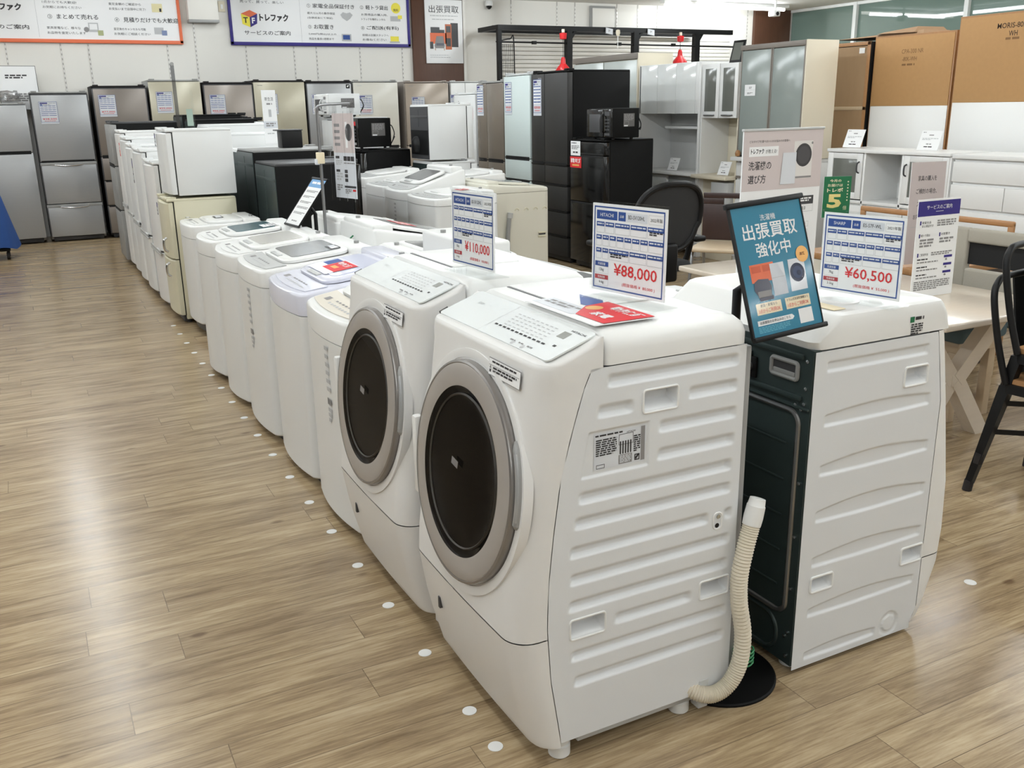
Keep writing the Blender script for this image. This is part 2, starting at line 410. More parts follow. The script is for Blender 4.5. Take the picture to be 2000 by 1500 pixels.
# far wall: white panels between slotted uprights
b = MB(); b.box(XL, XR + .1, YF, YF + .12, 0, CEIL, WALLW)
def slot_line(mb, x):
    mb.box(x - .008, x + .008, YF - .004, YF + .01, 0.0, CEIL, GROOVE)
    z = 0.05
    while z < CEIL - .06:
        mb.box(x - .0055, x + .0055, YF - .0065, YF - .003, z, z + .03, SLOTL); z += 0.055
for x in (-1.9, -1.2, -.55, .05, .65, .96, 1.89, 2.24, 2.88, 3.52, 3.83, 4.45, 5.08, 6.84, 7.63, 7.95, 8.72, 9.12, 9.5, 9.8, 10.6, 11.38):
    slot_line(b, x)
struct(b.build('wall_back'))
b = MB(); b.box(XL - .1, XL, YN, YF, 0, CEIL, mat('grey_brown_wall', (78, 74, 70), 0.7, noise=0.1, scale=2)); struct(b.build('wall_left'))  # unseen left wall, coloured dark to darken the reflections in the drum doors
b = MB(); b.box(XL, XR, YN - .1, YN, 0, CEIL, WALLW); struct(b.build('wall_front'))
b = MB(); b.box(XR, XR + .1, YN, YF, 0, 0.9, WALLW); struct(b.build('wall_right'))
# wooden pilasters on the far wall
b = MB(); b.box(5.235, 6.02, YF - .05, YF, 0, CEIL, WOODB, .004); b.box(6.02, 6.06, YF - .06, YF, 0, CEIL, WALLW); struct(b.build('trim_1'))
b = MB(); b.box(11.5, XR, YF - .06, YF, 0, CEIL, WOODB, .004); struct(b.build('trim_2'))
# row of tall windows on the right wall
PANE = mat('dim_green_window_glass', (104, 122, 114), 0.03, coat=0.0)
MULL = mat('white_window_mullion', (222, 224, 222), 0.35)
edges = [YF - .06, 11.68] + [11.68 - 2.06 * k for k in range(1, 8)]
for k in range(len(edges) - 1):
    y1, y0 = edges[k], edges[k + 1]
    b = MB(); b.box(XR + .03, XR + .06, y0, y1, 0.9, CEIL, PANE); r = struct(b.build('window_%d' % (k + 1)))
    f = MB()
    f.box(XR - .03, XR + .05, y0 - .035, y0 + .035, 0.9, CEIL, MULL, .004); f.box(XR - .02, XR + .05, y0, y1, 0.88, 0.96, MULL, .004)
    f.box(XR - .012, XR + .05, y0, y1, CEIL - .045, CEIL, MULL, .004); f.build('window_frame', r)
# ceiling fittings
def ceiling_light(x, y, label, along_x):
    r = thing('ceiling_light', label, 'light', (x, y, CEIL), 0 if along_x else PI / 2)
    b = MB(); b.box(-1.25, 1.25, -.06, .06, -.05, 0, MELAM, .006); b.build('housing', r)
    b = MB(); b.tube([(-1.2, 0, -.075), (1.2, 0, -.075)], .022, mat('lit_tube', (255, 252, 246), 0.5, emit=6.0), 14)
    b.build('tube', r)
ceiling_light(10.3, 12.45, 'lit white fluorescent ceiling tube above the black rack', True)

# ================================================================== DRUM WASHERS (the two big ones by the aisle)
HX, HY1, HY2, HW = 0.80, 1.578, 2.266, 0.60
XB = [(.055, .118), (.095, .113), (.238, .091), (.371, .083), (.472, .086), (.591, .099), (.729, .119), (.838, .150), (.913, .174), (.945, .189), (.954, .222)]
XF = [(.05, .066), (.06, .060), (.15, .035), (.25, .013), (.345, .0), (.42, .005), (.965, .0765), (.972, .081), (.977, .092), (1.022, .219)]
def shell_ring(z, r=.06, x_in=0.0):
    xf = interp(XF, z) + x_in; xb = max(interp(XB, z), xf + .0015)
    r = min(r, max(.002, xb - xf - .001)); pts = [(xb, 0.0, z)]
    n = 8
    for k in range(n + 1):
        a = PI / 2 * k / n; pts.append((xf + r - r * math.sin(a), r - r * math.cos(a), z))
    for k in range(1, 9): pts.append((xf - .004 * math.sin(PI * k / 9), r + (HW - 2 * r) * k / 9, z))
    for k in range(n, -1, -1):
        a = PI / 2 * k / n; pts.append((xf + r - r * math.sin(a), HW - r + r * math.cos(a), z))
    pts.append((xb, HW, z)); return pts
GROOVES = [(.910, 1.030, 1.392), (.845, 1.006, 1.105), (.850, 1.245, 1.392), (.784, 1.166, 1.392), (.719, 1.165, 1.390), (.655, .960, 1.388),
           (.597, .950, 1.388), (.530, .938, 1.325), (.530, 1.365, 1.395), (.464, .938, 1.390), (.399, .935, 1.390), (.336, 1.058, 1.284), (.271, .941, 1.390), (.203, .949, 1.388)]
POCKETS = [(1.128, 1.217, .838, .884), (.944, 1.033, .330, .374), (1.306, 1.390, .332, .374)]
def sm(t): t = max(0.0, min(1.0, t)); return t * t * (3 - 2 * t)
def side_depth(x, z):
    d = 0.0
    for zl, x0, x1 in GROOVES:
        if zl - .006 < z < zl + .032 and x0 - .01 < x < x1 + .01:
            a = sm((z - zl + .004) / .010) * sm((zl + .029 - z) / .016)
            a *= sm((x - x0) / .018) * sm((x1 - x) / .018); d = max(d, .0115 * a)
    for x0, x1, z0, z1 in POCKETS:
        e = min(x - x0, x1 - x); g = min(z - z0, z1 - z)
        if e > 0 and g > 0: d = max(d, .032 * sm(e / .006) * sm((z1 - z) / .006) * sm((z - z0) / .020))
    # recess of the rating label
    xa = .972 + (z - .715) * .19
    e = min(x - xa, 1.140 - x, z - .714, .812 - z)
    if e > -.004: d = max(d, .004 * sm((e + .004) / .005))
    return d
def hit_side():
    b = MB(); NU, zs = 150, []
    z = .064
    while z < .9535: zs.append(z); z += .0026
    zs.append(.954); vs = []; fs = []
    for z in zs:
        xb = interp(XB, min(z, .945)) + .002
        for i in range(NU + 1):
            x = xb + (.612 - xb) * i / NU
            d = side_depth(x + HX, z)
            if i == NU: d += .006
            vs.append((x, d, z))
    n = NU + 1
    for j in range(len(zs) - 1):
        for i in range(NU): fs.append((j * n + i, j * n + i + 1, (j + 1) * n + i + 1, (j + 1) * n + i))
    b.add(vs, fs, WHITEM); return b
def drum_washer(label, loc):
    r = thing('drum_washing_machine', label, 'washing machine', loc, 0, 'front loading drum washers on the aisle')
    b = MB(); b.box(.235, .606, .035, HW - .006, .10, .953, WHITEM); b.box(.10, .235, .035, HW - .035, .10, .90, WHITEM)
    b.box(.606, .636, .012, HW - .012, .10, .945, GREYP, .004)
    z = .16
    while z < .93: b.box(.634, .642, .03, HW - .03, z, z + .035, GREYP, .003); z += .065
    b.box(.24, .606, HW - .02, HW, .066, .953, WHITEM); b.build('cabinet', r)
    s = hit_side(); so = s.build('side_panel', r, ang=70)
    # sunken grips get a bright moulded rim
    for x0, x1, z0, z1 in POCKETS:
        g = MB(); x0 -= HX; x1 -= HX
        ring = rrect(x0 - .002, x1 + .002, z0 - .003, z1 + .003, .007)
        g.tube([(p[0], -.0005, p[1]) for p in ring + ring[:1]], .0026, WHITEP, 8, False); g.build('grip_rim', so)
    g = MB(); ring = rrect(.536, .561, .508, .550, .011); g.tube([(p[0], -.0003, p[1]) for p in ring + ring[:1]], .002, WHITEP, 8, False)
    g.cyl((.548, .0005, .517), (.548, -.0006, .517), .006, BLACK); g.cyl((.550, .0, .540), (.550, -.0025, .540), .0055, SCREW); g.build('drain_port', so)
    zr = [.3475, .36, .38, .42, .5, .6, .7, .8, .87, .92, .945, .954, .960, .965, .9695, .972, .9745, .977, .985, 1.0, 1.012, 1.0205]
    b = MB(); b.loft([shell_ring(z, .06 if z < .94 else .05) for z in zr], WARMW, False, False, False)
    b.loft([shell_ring(.3475, .06), shell_ring(.3475, .05, .012)], WARMW, False, False, False); b.build('front_panel', r)
    b = MB(); zr = [.052, .054, .060, .08, .12, .17, .23, .29, .325, .340, .3445]
    rings = [shell_ring(z, .06, .012 if z < .053 else (.003 if z < .055 else 0)) for z in zr]
    b.loft(rings, WARMW, True, False, False); lp = b.build('lower_front_panel', r)
    b = MB(); b.box(.008, .020, .44, .452, .222, .255, DGREY, .002); b.build('latch', lp)
    # top cover
    b = MB()
    def top_ring(z, i, xr): return [(x, y, z) for x, y in rrect(.223 + i * .1, xr, i, HW - i, .02 + i * .3, 6)]
    b.loft([top_ring(.956, 0, .612), top_ring(.985, 0, .612), top_ring(1.004, .004, .606), top_ring(1.019, .014, .590), top_ring(1.027, .028, .566), top_ring(1.031, .048, .54)], WHITEP)
    tc = b.build('top_cover', r)
    b = MB(); b.box(.285, .50, .215, .555, 1.029, 1.0345, WHITEP, .003); b.box(.278, .2845, .222, .55, 1.028, 1.0322, DGREY); b.build('filter_lid', tc)
    # control panel on the sloping brow
    sl = math.atan2(1.022 - .977, .219 - .092)
    M = Matrix.Translation((.092, 0, .977)) @ Matrix.Rotation(-sl, 4, 'Y')
    b = MB(); b.X = M; b.loft([[(x, y, z) for x, y in rrect(.004, .132, .014, .572, .012)] for z in (0.0, .0030, .0036)], PANELW)
    cp = b.build('control_panel', r)
    b = MB(); b.X = M; p = Pr(b, (.132, .572, .0037), (0, -1, 0), (-1, 0, 0), .558, .128)
    p.rect(.405, .0, .002, 1.0, INKL)
    p.txt('HITACHI', .925, .13, .05, INK, al='C', w=.10, bold=.01)
    p.rect(.845, .22, .055, .19, mat('display_grey', (142, 144, 138), .3))
    for i in range(5):
        for j in range(9): p.rect(.47 + j * .038 + i * .004, .22 + i * .09, .022, .025, INKL)
    for j in range(12): p.marks(.44 + j * .036, .66, .024, .06, INK, 1, seed=j)
    for j in range(3): p.marks(.66 + j * .07, .86, .04, .05, INKG, 1, seed=j + 30)
    p.disc(.70, .93, .012, INKL); p.disc(.78, .93, .012, INKL); p.rect(.905, .60, .02, .05, INK)
    p.txt('DIY', .13, .30, .07, INKL, w=.05); b.build('panel_print', cp)
    b = MB(); b.X = M; b.prism([(.006, .535), (.006, .578), (.034, .583)], -.006, .0034, BLACK, 'xy'); b.build('notch_shade', r)  # black wedge stands in for the shaded gap under the panel tip
    # warning label on the brow
    t = math.atan2(.0715, .545)
    zl = .947; xl = interp(XF, zl)
    b = MB(); p = Pr(b, (xl - .005, .228, zl), (0, -1, 0), (-math.sin(t), 0, -math.cos(t)), .152, .040, .0006)
    p.rect(0, 0, 1, 1, INKG); p.rect(.012, .045, .976, .91, PAPER, 2); p.marks(.12, .13, .75, .16, INK, 1, 3, 5); p.rect(.03, .38, .94, .03, INKG, 3)
    p.marks(.16, .46, .74, .34, INK, 2, 3, 6); p.poly([(.05, .58), (.075, .40), (.10, .58)], INK, 3); p.rect(.05, .64, .05, .16, INK, 3); b.build('warning_label', r)
    # rating label in its recess on the side
    b = MB(); p = Pr(b, (1.003 - HX, .0034, .806), (1, 0, 0), (0, 0, -1), .134, .082, .0005)
    p.rect(0, 0, 1, 1, PAPERG); p.rect(.90, .0, .08, .97, INKG, 2); p.marks(.02, .03, .52, .07, INK, 1, 2, 1)
    p.marks(.03, .16, .40, .48, INK, 8, 2, 2); p.frame(.47, .12, .28, .30, .012, INK, 2)
    for j in range(5): p.rect(.49 + .05 * j, .32, .025, .36, INK, 2)
    p.rect(.47, .70, .26, .26, INKG, 2); p.marks(.49, .72, .22, .22, PAPERG, 5, 3, 4); p.marks(.76, .22, .13, .48, INK, 8, 2, 7)
    p.frame(.78, .76, .10, .18, .03, INK, 2); p.poly([(.79, .86), (.84, .78), (.87, .80), (.81, .92)], INK, 2); p.txt('HITACHI', .62, .06, .05, INK, 3)
    p.frame(.04, .86, .16, .11, .015, INK, 2); b.build('rating_label', so)
    # round door, tilted upwards with the front
    ax = Vector((-math.cos(t), 0, math.sin(t))); o = Vector((.0335, .300, .655))
    b = MB(); b.lathe([(.292, -.02), (.2915, .0035), (.286, .0045), (.270, .0025), (.266, -.012)], WARMW, 96, o=o, ax=ax); b.build('door_surround', r)
    d = MB(); d.lathe([(.265, -.015), (.266, .012), (.2635, .018), (.2585, .020), (.2555, .0185)], DRIM, 96, o=o, ax=ax)
    do = d.build('door', r)
    d = MB(); d.lathe([(.2565, .0185), (.252, .0205), (.23, .0215), (.210, .0215), (.203, .020)], TAUPEG, 96, o=o, ax=ax); d.build('door_ring', do)
    d = MB(); d.lathe([(.204, .020), (.200, .016), (.190, .012), (.16, .0085), (.11, .007), (.06, .0065), (.0008, .006)], DGLASS, 72, cap1=True, o=o, ax=ax)
    d.build('door_glass', do)
    d = MB(); d.lathe([(.2575, .020), (.245, .025), (.21, .031), (.16, .037), (.10, .041), (.05, .043), (.0008, .0435)], DOME, 72, cap1=True, o=o, ax=ax); d.build('door_cover', do)
    u = Vector((0, -1, 0)); v = Vector((math.sin(t), 0, math.cos(t)))
    d = MB(); p = Pr(d, o - u * .055 + v * .02 + ax * .013, u + v * -.12, -v + u * -.12, .036, .018, .0004); p.rect(0, 0, 1, 1, INKG); d.build('glass_label', do)
    d = MB(); d.lathe([(.186, .0125), (.183, .0165), (.180, .0135)], mat('dark_gasket', (58, 54, 50), .5), 72, o=o, ax=ax); d.build('door_gasket', do)
    def onface(rad, deg, h): return tuple(o + u * rad * math.cos(math.radians(deg)) + v * rad * math.sin(math.radians(deg)) + ax * h)
    d = MB(); d.tube([onface(.2755, a, .004) for a in range(-8, 33, 2)], [.004] + [.0105] * 18 + [.008, .004], GREYP, 10); d.build('door_handle_recess', r)
    d = MB(); d.tube([onface(.279, a, .011) for a in range(-4, 28, 2)], .0055, SILVER, 10); d.build('door_handle', do)
    d = MB(); d.box(.012, .036, .566, .5935, .50, .715, WHITEP, .006); d.build('hinge_cover', r)
    # plinth and feet
    b = MB(); b.box(.175, .60, .02, HW - .02, .034, .09, LGREY, .003); b.box(.515, .545, -.003, .03, .02, .10, LGREY, .003); b.build('plinth', r)
    for fx in (.139, .49):
        for fy in (.045, HW - .045):
            b = MB(); b.lathe([(.020, .09), (.024, .06), (.0245, .036), (.022, .033), (.0265, .030), (.0265, .004), (.023, .0)], WHITEP, 28, False, True, o=(fx, fy, 0)); b.build('foot', r)
    return r
h1 = drum_washer('nearest white drum washing machine, stamped side panel and ribbed ivory hose showing', (HX, HY1, 0))
h2 = dup(h1, (HX, HY2, 0), 'white drum washing machine second from the front, under the 110,000 yen card')
# ribbed drain hose of the nearest machine
pts = smooth_path([(.485, .030, .085), (.515, -.006, .068), (.55, -.022, .066), (.59, -.028, .088), (.617, -.03, .14), (.622, -.03, .22), (.604, -.03, .31), (.600, -.03, .38), (.612, -.03, .45), (.628, -.028, .505), (.636, -.026, .53)], 26)
b = MB(); b.tube(pts, [.0205 + .0016 * math.sin(i * 2.1) for i in range(len(pts))], HOSE, 14); ho = b.build('drain_hose', h1)
e = pts[-1]; b = MB(); b.lathe([(.0225, -.02), (.0235, 0), (.0225, .028), (.021, .030), (.019, .046), (.012, .047)], WHITEP, 20, True, True, o=tuple(e), ax=(.28, .05, .95)); b.build('hose_cuff', ho)
# coil of green earth wire
b = MB(); b.tube([(.655 + .03 * math.cos(k * .5), -.0 + .02 * math.sin(k * .5), .10 + .0009 * k) for k in range(60)], .0022, GRN, 6); b.build('earth_wire', h1)

# ================================================================== DRUM WASHER seen from the back (right-hand row)
SX, SY, SW = 1.645, 1.597, 0.60
SF = [(.03, .505), (.08, .528), (.20, .568), (.30, .575), (.45, .568), (.70, .525), (.88, .49), (.94, .474), (.975, .448)]
def sharp_side(mb):
    ribs = [(.839, .869, .04, .405, 0), (.697, .730, .045, .43, .012), (.563, .594, .042, .445, .016), (.434, .468, .042, .452, .018), (.306, .336, .042, .455, .016), (.159, .186, .042, .448, .014), (.030, .055, .042, .31, .008)]
    holes = [(.322, .402, .764, .810), (.047, .120, .236, .274), (.385, .463, .232, .276)]
    NU = 130; zs = [.012 + .0029 * k for k in range(306)]; vs = []; fs = []
    for z in zs:
        x1 = min(.470, interp(SF, z) - .055)
        for i in range(NU + 1):
            x = x1 * i / NU; d = 0.0
            for z0, z1, a, c, bow in ribs:
                t = (x - a) / (c - a)
                if 0 < t < 1:
                    zz0 = z0 - bow * .2 * math.sin(PI * t); zz1 = z1 + bow * math.sin(PI * min(1, t * 1.0))
                    d = max(d, .006 * sm((z - zz0) / .007) * sm((zz1 - z) / .007) * sm(t / .02) * sm((1 - t) / .03))
            for a, c, z0, z1 in holes:
                e = min(x - a, c - x); g = min(z - z0, z1 - z)
                if e > 0 and g > 0: d = max(d, .03 * sm(e / .007) * sm((z1 - z) / .007) * sm((z - z0) / .018))
            rr = math.hypot(x - .363, z - .052)
            if .024 < rr < .036: d = max(d, .003)
            vs.append((x, d, z))
    n = NU + 1
    for j in range(len(zs) - 1):
        for i in range(NU): fs.append((j * n + i, j * n + i + 1, (j + 1) * n + i + 1, (j + 1) * n + i))
    mb.add(vs, fs, WHITEM); return holes
def back_drum_washer(label, loc):
    r = thing('drum_washing_machine', label, 'washing machine', loc)
    b = MB(); b.box(.02, .44, .034, SW - .004, .03, .893, WHITEM); b.build('cabinet', r)
    b = MB(); holes = sharp_side(b); so = b.build('side_panel', r, ang=70)
    for x0, x1, z0, z1 in holes:
        g = MB(); ring = rrect(x0 - .003, x1 + .003, z0 - .003, z1 + .003, .007)
        g.tube([(p[0], -.0005, p[1]) for p in ring + ring[:1]], .0034, WHITEP, 8, False); g.build('grip_rim', so)
    def ring(z, rad=.0515, dx=0.0):
        xf = interp(SF, z) - dx; out = [(min(.472, xf - .053), 0.0, z)]
        for k in range(9):
            a = PI / 2 * k / 8; out.append((xf - rad + rad * math.sin(a), rad - rad * math.cos(a), z))
        for k in range(8, -1, -1):
            a = PI / 2 * k / 8; out.append((xf - rad + rad * math.sin(a), SW - rad + rad * math.cos(a), z))
        out.append((min(.472, xf - .053), SW, z)); return out
    b = MB(); b.loft([ring(z) for z in (.232, .25, .30, .38, .45, .55, .70, .80, .8985)], WHITEP, False, False, False); b.build('front_panel', r)
    b = MB(); b.loft([ring(z, dx=.01 if z < .04 else 0) for z in (.032, .045, .08, .14, .20, .229)], WHITEP, True, False, False); b.build('lower_front_panel', r)
    def top(z, i, x0, x1): return [(x, y, z) for x, y in rrect(x0, x1, i, SW - i, .03, 6)]
    b = MB(); b.loft([top(.9005, 0, .0, .488), top(.92, 0, -.010, .482), top(.945, 0, .022, .474), top(.968, .001, .050, .460), top(.978, .004, .060, .452), top(.983, .012, .070, .442), top(.9835, .02, .08, .43), top(.979, .032, .09, .42)], WHITEP); tc = b.build('top_cover', r)
    b = MB(); p = Pr(b, (.318, -.0006, .948), (1, 0, 0), (0, 0, -1), .05, .05, .0004)
    p.rect(0, 0, .3, .3, GREENP); p.marks(.36, .02, .62, .26, INK, 1, 2, 3); p.marks(.1, .38, .85, .6, INK, 5, 2, 4); b.build('sticker', tc)
    b = MB(); b.box(.10, .14, .05, .30, 0.980, 0.9825, CREAMP, .001); b.lathe([(.05, 0), (.05, .004), (.042, .005), (.036, .002)], WHITEP, 30, False, True, o=(.2, .13, .979)); b.build('top_fittings', tc)
    # galvanised back
    b = MB(); b.box(-.004, .02, .002, SW - .002, .025, .90, GREENM)
    for z, y0, y1 in ((.872, .03, SW - .03), (.842, .215, SW - .1), (.765, .03, SW - .03)): b.box(-.013, -.003, y0, y1, z, z + .014, GREENM, .004)
    b.box(-.010, -.003, .004, SW - .004, .745, .752, GREENM, .002)
    ring2 = rrect(.034, SW - .05, .17, .735, .035, 8); b.tube([(-.006, p[0], p[1]) for p in ring2 + ring2[:1]], .007, STEEL, 8, False)
    for z in (.24, .34, .44, .54, .64): b.box(-.007, -.003, .07, SW - .09, z, z + .006, GREENM, .002)
    ring2 = rrect(.06, .22, .04, .15, .05, 8); b.tube([(-.004, p[0], p[1]) for p in ring2 + ring2[:1]], .006, GREENM, 8, False)
    bk = b.build('back_panel', r)
    b = MB(); ring2 = rrect(.050, .142, .816, .858, .008); b.tube([(-.006, p[0], p[1]) for p in ring2 + ring2[:1]], .006, GREYP, 8, False)
    b.box(-.0065, -.004, .052, .140, .818, .856, DGREY); b.box(-.009, -.005, .058, .134, .820, .833, GREYP, .002); b.build('carrying_grip', bk)
    for y, z in ((.02, .87), (.02, .80), (.022, .76), (.05, .752), (.03, .745), (.018, .55), (.02, .40), (.02, .25), (.02, .12), (.03, .105), (.02, .05)):
        b = MB(); b.lathe([(.0055, -.004), (.005, .007), (.0008, .009)], SCREW, 12, False, True, o=(0, y, z), ax=(-1, 0, 0)); b.build('screw', bk)
    b = MB(); b.box(-.012, -.003, .195, .24, .785, .842, BLACK, .003); b.cyl((-.03, .218, .815), (-.01, .218, .815), .012, STEEL); b.build('water_inlet', bk)
    for fx in (.04, .42):
        for fy in (.05, SW - .05):
            b = MB(); b.cyl((fx, fy, 0), (fx, fy, .034), .027, WHITEP, .024); b.build('foot', r)
    return r
s1 = back_drum_washer('white drum washing machine turned back to front, dark green metal rear and carved side grips', (SX, SY, 0))

# ================================================================== APPLIANCE BUILDERS (front faces local -X, width along +Y)
def bow_outline(w, d, bulge, rf=.05, rr=.02, n=6, x0=0.0):
    """plan outline with a bowed front edge; starts at the near rear corner"""
    pts = []
    def fx(y): return x0 + bulge * (2 * y / w - 1) ** 2
    for k in range(n + 1):                                   # rear near corner
        a = PI / 2 * k / n; pts.append((d - rr + rr * math.cos(a), rr - rr * math.sin(a)))
    for k in range(n + 1):                                   # front near corner
        a = PI / 2 * k / n; pts.append((fx(rf) + rf - rf * math.sin(a), rf - rf * math.cos(a)))
    for k in range(1, 10):
        y = rf + (w - 2 * rf) * k / 10; pts.append((fx(y), y))
    for k in range(n, -1, -1):
        a = PI / 2 * k / n; pts.append((fx(rf) + rf - rf * math.sin(a), w - rf + rf * math.cos(a)))
    for k in range(n, -1, -1):
        a = PI / 2 * k / n; pts.append((d - rr + rr * math.cos(a), w - rr + rr * math.sin(a)))
    return pts
def inset(pts, t, cx, cy, hx, hy):
    return [(cx + (x - cx) * (1 - t / hx), cy + (y - cy) * (1 - t / hy)) for x, y in pts]
def top_loader(label, loc, rz=0.0, w=.53, d=.55, hf=.80, hr=.93, bulge=.03, body=WHITE, top=WHITEP, panel=LGREY, lid=WHITEP, win=None,
               console=.10, rearh=.0, foot=.03, stick=None, group='top loading washers in rows', band=.085, vert=False, lidopen=False, rear=None, base=None):
    r = thing('top_loading_washing_machine', label, 'washing machine', loc, rz, group)
    zb = hf - band
    O = bow_outline(w, d, bulge); cx, cy = d / 2, w / 2
    def zt(x): return hf + (hr - hf) * max(0, min(1, (x - .02) / (d * .82)))
    b = MB(); b.loft([[(x, y, foot + .004) for x, y in inset(O, .006, cx, cy, d / 2, w / 2)], [(x, y, foot + .012) for x, y in O], [(x, y, zb - .003) for x, y in O]], body); b.build('cabinet', r)
    if rear:
        b = MB(); b.box(d, d + .004, .03, w - .03, foot + .05, zb, rear)
        b.box(d + .003, d + .010, .08, w - .08, zb - .12, zb - .10, rear, .002); b.box(d + .003, d + .008, .05, w - .05, .25, .27, rear, .002); b.build('rear_panel', r)
    def tr(t, dz): return [(x, y, zt(x) + dz) for x, y in inset(O, t, cx, cy, d / 2, w / 2)]
    base_ring = [(x, y, zb) for x, y in O]
    b = MB(); b.loft([base_ring, [(x, y, zt(x) - .014) for x, y in O], tr(.003, -.006), tr(.009, -.0015), tr(.018, 0)], top); tc = b.build('top_cover', r)
    sl = math.atan2(hr - hf, d * .82)
    M = Matrix.Translation((.02, 0, hf)) @ Matrix.Rotation(-sl, 4, 'Y')
    # front control strip following the bowed edge
    cl = .105
    b = MB(); b.X = M; q = []
    for k in range(11):
        y = .035 + (w - .07) * k / 10; q.append((bulge * (2 * y / w - 1) ** 2 + .012, y))
    q2 = [(x + cl - bulge * .6 * (2 * y / w - 1) ** 2, y) for x, y in reversed(q)]
    b.loft([[(x, y, z) for x, y in q + q2] for z in (.0005, .0035)], panel); pn = b.build('control_panel', r)
    b = MB(); b.X = M; p = Pr(b, (cl - .006, w - .06, .0037), (0, -1, 0), (-1, 0, 0), w - .12, cl - .03)
    for j in range(8): p.rect(.30 + j * .075, .62, .045, .14, INKL)
    for j in range(6): p.marks(.34 + j * .085, .30, .05, .16, INKG, 1, seed=j)
    p.rect(.10, .28, .10, .34, INKG); b.build('panel_print', pn)
    # lid
    l0, l1 = cl + .02, (d - .03) - console
    lw = w - .11
    def lidring(i, z):
        a, c = .055 + i, w - .055 - i
        return [(x, y, z) for x, y in rrect(l0 + i, l1 - i * .3, a, c, .07, 6)]
    b = MB(); b.X = M; b.loft([lidring(0, .001), lidring(0, .012), lidring(.008, .018), lidring(.02, .019)], lid); ld = b.build('lid', r)
    if win:
        b = MB(); b.X = M; b.loft([[(x, y, z) for x, y in rrect(l0 + .05, l1 - .03, .10, w - .10, .03, 5)] for z in (.0185, .0215)], win); b.build('lid_window', ld)
    b = MB(); b.X = M; b.box(l0 + .006, l0 + .030, w / 2 - .07, w / 2 + .07, .017, .024, LGREY if win else top, .003); b.build('lid_handle', ld)
    # rear console with its water inlet
    b = MB(); zr = hr + .004
    b.box(d - .02 - console, d - .012, .03, w - .03, zr - .05, zr + rearh + .018, top, .014, 3); cs = b.build('rear_console', r)
    b = MB(); b.cyl((d - .05, w * .32, zr + rearh + .015), (d - .05, w * .32, zr + rearh + .030), .012, GREYP); b.build('tap_inlet', cs)
    b = MB(); zk = base or foot
    b.loft([[(x, y, zk * .35) for x, y in inset(O, .035, cx, cy, d / 2, w / 2)], [(x, y, foot + .01) for x, y in inset(O, .03, cx, cy, d / 2, w / 2)]], DGREY); b.build('base', r)
    for fx in (.085, d - .08):
        for fy in (.075, w - .075):
            b = MB(); b.cyl((fx, fy, 0), (fx, fy, foot + .006), .024, DGREY); b.build('foot', r)
    if vert:   # printed strip down the front
        b = MB(); y = w * .42; x = bulge * (2 * y / w - 1) ** 2 - .0012
        p = Pr(b, (x, y, zb - .02), (0, -1, 0), (0, 0, -1), .05, .30, .0004)
        for k in range(6): p.marks(.1, .02 + k * .10, .8, .075, INKL, 1, 1, k)
        p.rect(.05, .66, .28, .08, INKG); p.rect(.42, .66, .50, .08, INKG); p.marks(.1, .78, .8, .2, INKL, 3, 1, 9); b.build('front_print', r)
    if stick:
        for (kind, fx, fy, sw, sh) in stick:
            b = MB(); b.X = M; p = Pr(b, (fx + sh, fy + sw, .0225), (0, -1, 0), (-1, 0, 0), sw, sh, .0005)
            if kind == 'redblue':
                p.rect(0, 0, 1, 1, LAV); p.rect(.02, .1, .30, .45, BLUE, 2); p.rect(.34, .05, .66, .70, RED, 2); p.txt('動作保証', .40, .14, .20, PAPER, 3, .5, bold=.02); p.rect(.5, .45, .25, .15, AMBER, 3)
            elif kind == 'dark':
                p.rect(0, 0, 1, 1, DGREY); p.rect(.05, .15, .4, .6, PAPERG, 2); p.rect(.5, .15, .45, .7, PAPER, 2)
            elif kind == 'paper':
                p.rect(0, 0, 1, 1, PAPER); p.marks(.1, .1, .8, .7, INKG, 4, 2, 3)
            elif kind == 'yellow':
                p.rect(0, 0, 1, 1, CREAMP); p.rect(.05, .1, .5, .8, DGREY, 2)
            elif kind == 'red':
                p.rect(0, 0, 1, 1, RED); p.marks(.1, .2, .8, .6, PAPER, 2, 2, 3)
            b.build('sticker', r)
    return r

